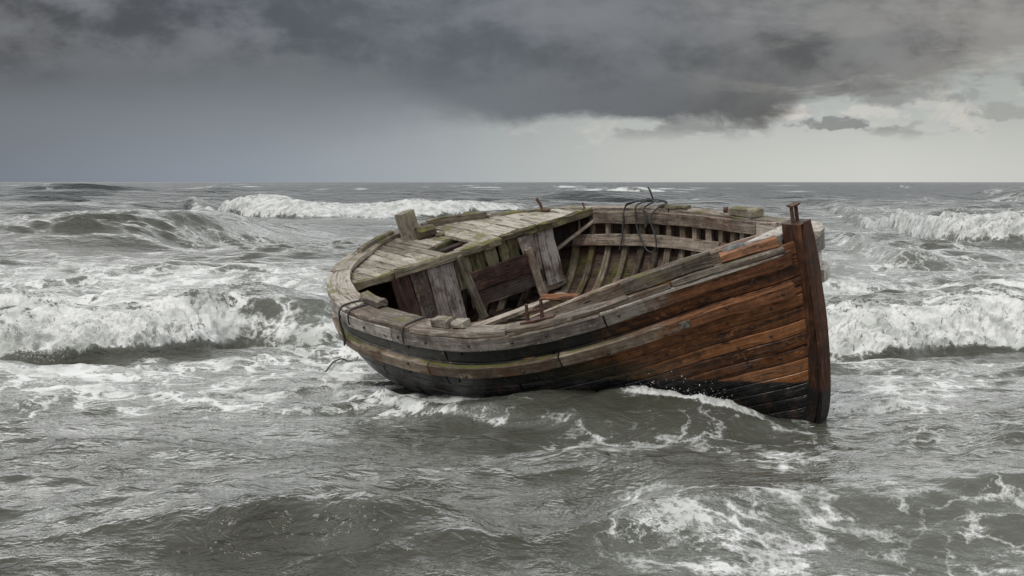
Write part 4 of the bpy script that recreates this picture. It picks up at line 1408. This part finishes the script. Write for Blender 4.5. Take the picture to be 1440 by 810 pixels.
# half-breadth of the hull at that height, by interpolation over the outline
sN_a = np.linspace(.004, .996, 260)
wv = np.linspace(0.02, 1.92, 56)
SS, WW = np.meshgrid(sN_a, wv, indexing='ij')
HP = hull(SS, WW)
ins = np.zeros(len(Lc), bool)
zb = np.round(Lc[:, 2] / .04).astype(int)
for b in np.unique(zb):
    z_ = b * .04
    idx = np.where(zb == b)[0]
    if z_ > .3 or z_ < ZK + .02:
        continue
    ring = []
    for i in range(len(sN_a)):
        o = HP[i, ::-1]
        if o[0, 2] <= z_ <= o[-1, 2]:
            ring.append([np.interp(z_, o[:, 2], o[:, 0]), np.interp(z_, o[:, 2], o[:, 1])])
    if len(ring) < 8:
        continue
    R_ = np.array(ring)
    c_ = np.array([.2, 0])
    v = R_ - c_
    R_ = c_ + v * (1 - .025 / np.linalg.norm(v, axis=1, keepdims=True))
    x_, y_ = Lc[idx, 0], Lc[idx, 1]
    inside = np.zeros(len(idx), bool)
    for (ax_, ay_), (bx_, by_) in zip(R_, np.roll(R_, -1, 0)):
        cond = (ay_ > y_) != (by_ > y_)
        inside ^= cond & (x_ < (bx_ - ax_) * (y_ - ay_) / (by_ - ay_ + 1e-12) + ax_)
    ins[idx] = inside
zz = Z[near_b]
zz[ins] -= 2.0
Z[near_b] = zz

me = bpy.data.meshes.new("sea")
nv = NR * NC
me.vertices.add(nv)
me.vertices.foreach_set("co", np.stack([X, Y, Z], -1).astype(np.float32).ravel())
i0 = (np.arange(NR - 1)[:, None] * NC + np.arange(NC - 1)[None, :]).ravel()
quads = np.stack([i0, i0 + 1, i0 + NC + 1, i0 + NC], 1).astype(np.int32)
nf = len(quads)
me.loops.add(nf * 4)
me.loops.foreach_set("vertex_index", quads.ravel())
me.polygons.add(nf)
me.polygons.foreach_set("loop_start", (np.arange(nf) * 4).astype(np.int32))
me.polygons.foreach_set("use_smooth", np.ones(nf, bool))
me.update(calc_edges=True)
for nme, arr in (("foam", foam), ("aer", aer)):
    at = me.attributes.new(nme, 'FLOAT', 'POINT')
    at.data.foreach_set("value", arr.astype(np.float32).ravel())


def make_sea_mat():
    m = bpy.data.materials.new("sea_water")
    m.use_nodes = True
    m.node_tree.nodes.clear()
    t = NT(m.node_tree)
    out = t.n('ShaderNodeOutputMaterial')
    ob = t.n('ShaderNodeTexCoord').outputs['Object']
    fo = t.attr("foam").outputs['Fac']
    ox, oy, oz = t.sep(ob)
    # lacy foam: webs of two sizes, warped, and wind-drawn streaks
    wx = t.noise(ob, 1.3, 6, 0.66)
    wy = t.noise(t.xyz(t.add(ox, 31.0), oy, oz), 1.3, 6, 0.66)
    q = t.xyz(t.add(ox, t.mul(t.sub(wx, 0.5), 1.5)), t.add(t.mul(oy, 0.8), t.mul(t.sub(wy, 0.5), 1.3)), 0.0)
    v1 = t.vor(q, 1.9, 'DISTANCE_TO_EDGE')
    v2 = t.vor(q, 5.6, 'DISTANCE_TO_EDGE')
    fine = t.noise(t.xyz(ox, oy, oz), 9.0, 6, 0.62)
    big = t.noise(t.xyz(ox, oy, 0.0), 0.7, 5, 0.62)
    stk = t.noise(t.xyz(t.mul(ox, 0.75), t.mul(oy, 2.6), 3.0), 1.0, 7, 0.68, dist=0.6)
    stk = t.rng(t.m('ABSOLUTE', t.sub(stk, 0.5)), 0.055, 0.0, 0.0, 1.0, smooth=False)
    web = t.m('MAXIMUM', t.mul(t.rng(v1, 0.30, 0.0, 0.0, 1.0, smooth=False), 0.95), t.mul(t.rng(v2, 0.26, 0.0, 0.0, 1.0, smooth=False), 0.78))
    web = t.m('MAXIMUM', web, t.mul(stk, 0.85))
    web = t.add(web, t.add(t.mul(t.sub(fine, 0.5), 0.75), t.mul(t.sub(big, 0.5), 1.0)))
    lvl = t.sub(1.16, t.mul(fo, 1.25))
    mask = t.mul(t.rng(t.sub(web, lvl), -0.06, 0.30), t.rng(fo, 0.02, 0.10))
    mask = t.m('MAXIMUM', mask, t.rng(t.add(fo, t.mul(t.sub(fine, 0.5), 0.7)), 0.78, 1.0))
    # small drifting flecks
    fl = t.vor(t.xyz(ox, t.mul(oy, 0.7), 0.0), 3.2)
    mask = t.m('MAXIMUM', mask, t.mul(t.rng(t.add(fl, t.mul(t.sub(fine, 0.5), 0.12)), 0.085, 0.05), t.rng(big, 0.50, 0.62)))
    # water
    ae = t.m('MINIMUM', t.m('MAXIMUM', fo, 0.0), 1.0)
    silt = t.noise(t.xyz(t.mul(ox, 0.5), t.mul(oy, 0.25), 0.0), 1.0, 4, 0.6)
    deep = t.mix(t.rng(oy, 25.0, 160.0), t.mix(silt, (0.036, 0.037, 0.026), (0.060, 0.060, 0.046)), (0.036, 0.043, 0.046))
    wc = t.mix(t.mul(ae, 0.7), deep, (0.21, 0.22, 0.195))  # aerated water painted lighter, in place of light glowing through the crests
    dist = t.rng(oy, 6.0, 60.0)
    def ridge(n): return t.sub(1.0, t.mul(t.m('ABSOLUTE', t.sub(n, 0.5)), 2.6))
    r0 = ridge(t.noise(t.xyz(t.mul(ox, 0.62), oy, oz), 3.2, 4, 0.55, dist=0.5))
    r1 = ridge(t.noise(t.xyz(t.mul(ox, 0.7), oy, t.add(oz, 7.0)), 8.0, 4, 0.58, dist=0.4))
    r2 = t.noise(t.xyz(t.mul(ox, 0.7), oy, oz), 26.0, 4, 0.6)
    r3 = t.noise(t.xyz(t.mul(ox, 0.55), oy, oz), 0.9, 5, 0.62)
    gust = t.rng(t.noise(t.xyz(ox, oy, 4.0), 0.35, 3, 0.5), 0.35, 0.65, 0.30, 1.0)
    lee = t.mul(t.mul(t.rng(ox, -0.8, 0.4), t.rng(ox, 3.4, 2.4)), t.mul(t.rng(oy, 8.3, 9.8), t.rng(oy, 13.5, 12.5)))
    gust = t.mul(gust, t.sub(1.0, t.mul(lee, 0.30)))
    hgt = t.add(t.add(t.mul(t.mul(r0, 0.050), gust), t.mul(t.mul(r1, 0.018), gust)), t.add(t.mul(t.mul(r2, 0.008), gust), t.mul(t.mul(r3, 1.9), t.rng(oy, 25.0, 140.0))))
    nb = t.bump(hgt, 1.0, 1.0)
    wat = t.n('ShaderNodeBsdfPrincipled')
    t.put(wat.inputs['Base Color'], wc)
    t.put(wat.inputs['Roughness'], t.rng(oy, 8.0, 140.0, 0.07, 0.30))
    t.put(wat.inputs['IOR'], t.rng(oy, 25.0, 180.0, 1.333, 1.16))  # index drops with distance, standing in for waves shading one another
    t.put(wat.inputs['Normal'], nb)
    clot = t.noise(ob, 2.2, 6, 0.62)
    fb = t.bump(t.add(t.add(t.mul(fine, 0.016), t.mul(t.mul(clot, 0.22), t.rng(oy, 12.0, 60.0, 0.35, 1.6))), t.mul(mask, 0.014)), 1.0, 1.0)
    foa = t.n('ShaderNodeBsdfPrincipled')
    t.put(foa.inputs['Base Color'], t.mix(t.rng(clot, 0.36, 0.60), (0.42, 0.435, 0.415), (0.68, 0.685, 0.675)))
    foa.inputs['Roughness'].default_value = 0.75
    foa.inputs['Specular IOR Level'].default_value = 0.2
    t.put(foa.inputs['Normal'], fb)
    mx = t.n('ShaderNodeMixShader')
    t.put(mx.inputs[0], mask)
    t.t.links.new(wat.outputs[0], mx.inputs[1])
    t.t.links.new(foa.outputs[0], mx.inputs[2])
    t.t.links.new(mx.outputs[0], out.inputs[0])
    return m


me.materials.append(make_sea_mat())
sea = bpy.data.objects.new("sea", me)
S.collection.objects.link(sea)
tag(sea, "rough grey green sea with breaking waves and lacy foam", kind="structure")

# ------------------------------------------------------------------ spray thrown up by the breakers
cand = np.where((foam > .74).ravel() & (Y0 < 24).ravel() & (np.abs(ta) < .36)[None, :].repeat(NR, 0).ravel())[0]
wgt = (Z.ravel()[cand].clip(0, None) + .05)
pick = rng.choice(cand, 4200, p=wgt / wgt.sum())
pos = np.stack([X.ravel()[pick], Y.ravel()[pick], Z.ravel()[pick]], 1)
up = rng.exponential(.035, len(pos)) * (1 + pos[:, 1] / 40)
pos += np.stack([rng.normal(0, .05, len(pos)), -np.abs(rng.normal(0, .08, len(pos))), up], 1)
pos = pos[pos[:, 2] > -.2]
rad = rng.uniform(.0012, .0030, len(pos)) * rng.choice([1, 1, 1, 1.9], len(pos)) * (pos[:, 1] / 14).clip(.6, 3.5)
oct_v = np.array([(1, 0, 0), (-1, 0, 0), (0, 1, 0), (0, -1, 0), (0, 0, 1), (0, 0, -1)], float)
oct_f = np.array([(0, 2, 4), (2, 1, 4), (1, 3, 4), (3, 0, 4), (2, 0, 5), (1, 2, 5), (3, 1, 5), (0, 3, 5)])
SV = (pos[:, None] + oct_v[None] * rad[:, None, None] * rng.uniform(.7, 1.4, (len(pos), 1, 3))).reshape(-1, 3)
SF = (oct_f[None] + (np.arange(len(pos)) * 6)[:, None, None]).reshape(-1, 3)
sm = bpy.data.meshes.new("sea_spray")
sm.from_pydata(SV.tolist(), [], SF.tolist())
sm.polygons.foreach_set("use_smooth", np.ones(len(sm.polygons), bool))
sm.materials.append(plain("spray_white", (.75, .75, .74), (.85, .85, .84), .6, 5, bump=0))
sp = bpy.data.objects.new("sea_spray", sm)
S.collection.objects.link(sp)
tag(sp, "white droplets flying off the breaking wave crests", kind="stuff")


def sea_z(x, y):
    r = np.argmin(np.abs(D - y))
    c_ = np.argmin(np.abs(ta - x / y))
    return float(Z[r - 2:r + 3, c_ - 2:c_ + 3].mean())


# a bent dark stick afloat behind the quarter
pts = []
for x_, y_, h_ in ((-2.10, 17.05, .015), (-1.99, 17.12, .02), (-1.93, 17.35, .05), (-1.86, 17.62, .06), (-1.80, 17.66, .02)):
    pts.append((x_, y_, sea_z(x_, y_) + h_))
mb = MB()
mb.tube(smooth_curve(pts, 24, 1.0), .009, 7)
st_o = mb.build("driftwood_stick", M_ROPE, smooth=True, world=True)
tag(st_o, "thin bent dark stick floating beside the boat's near quarter", "driftwood")
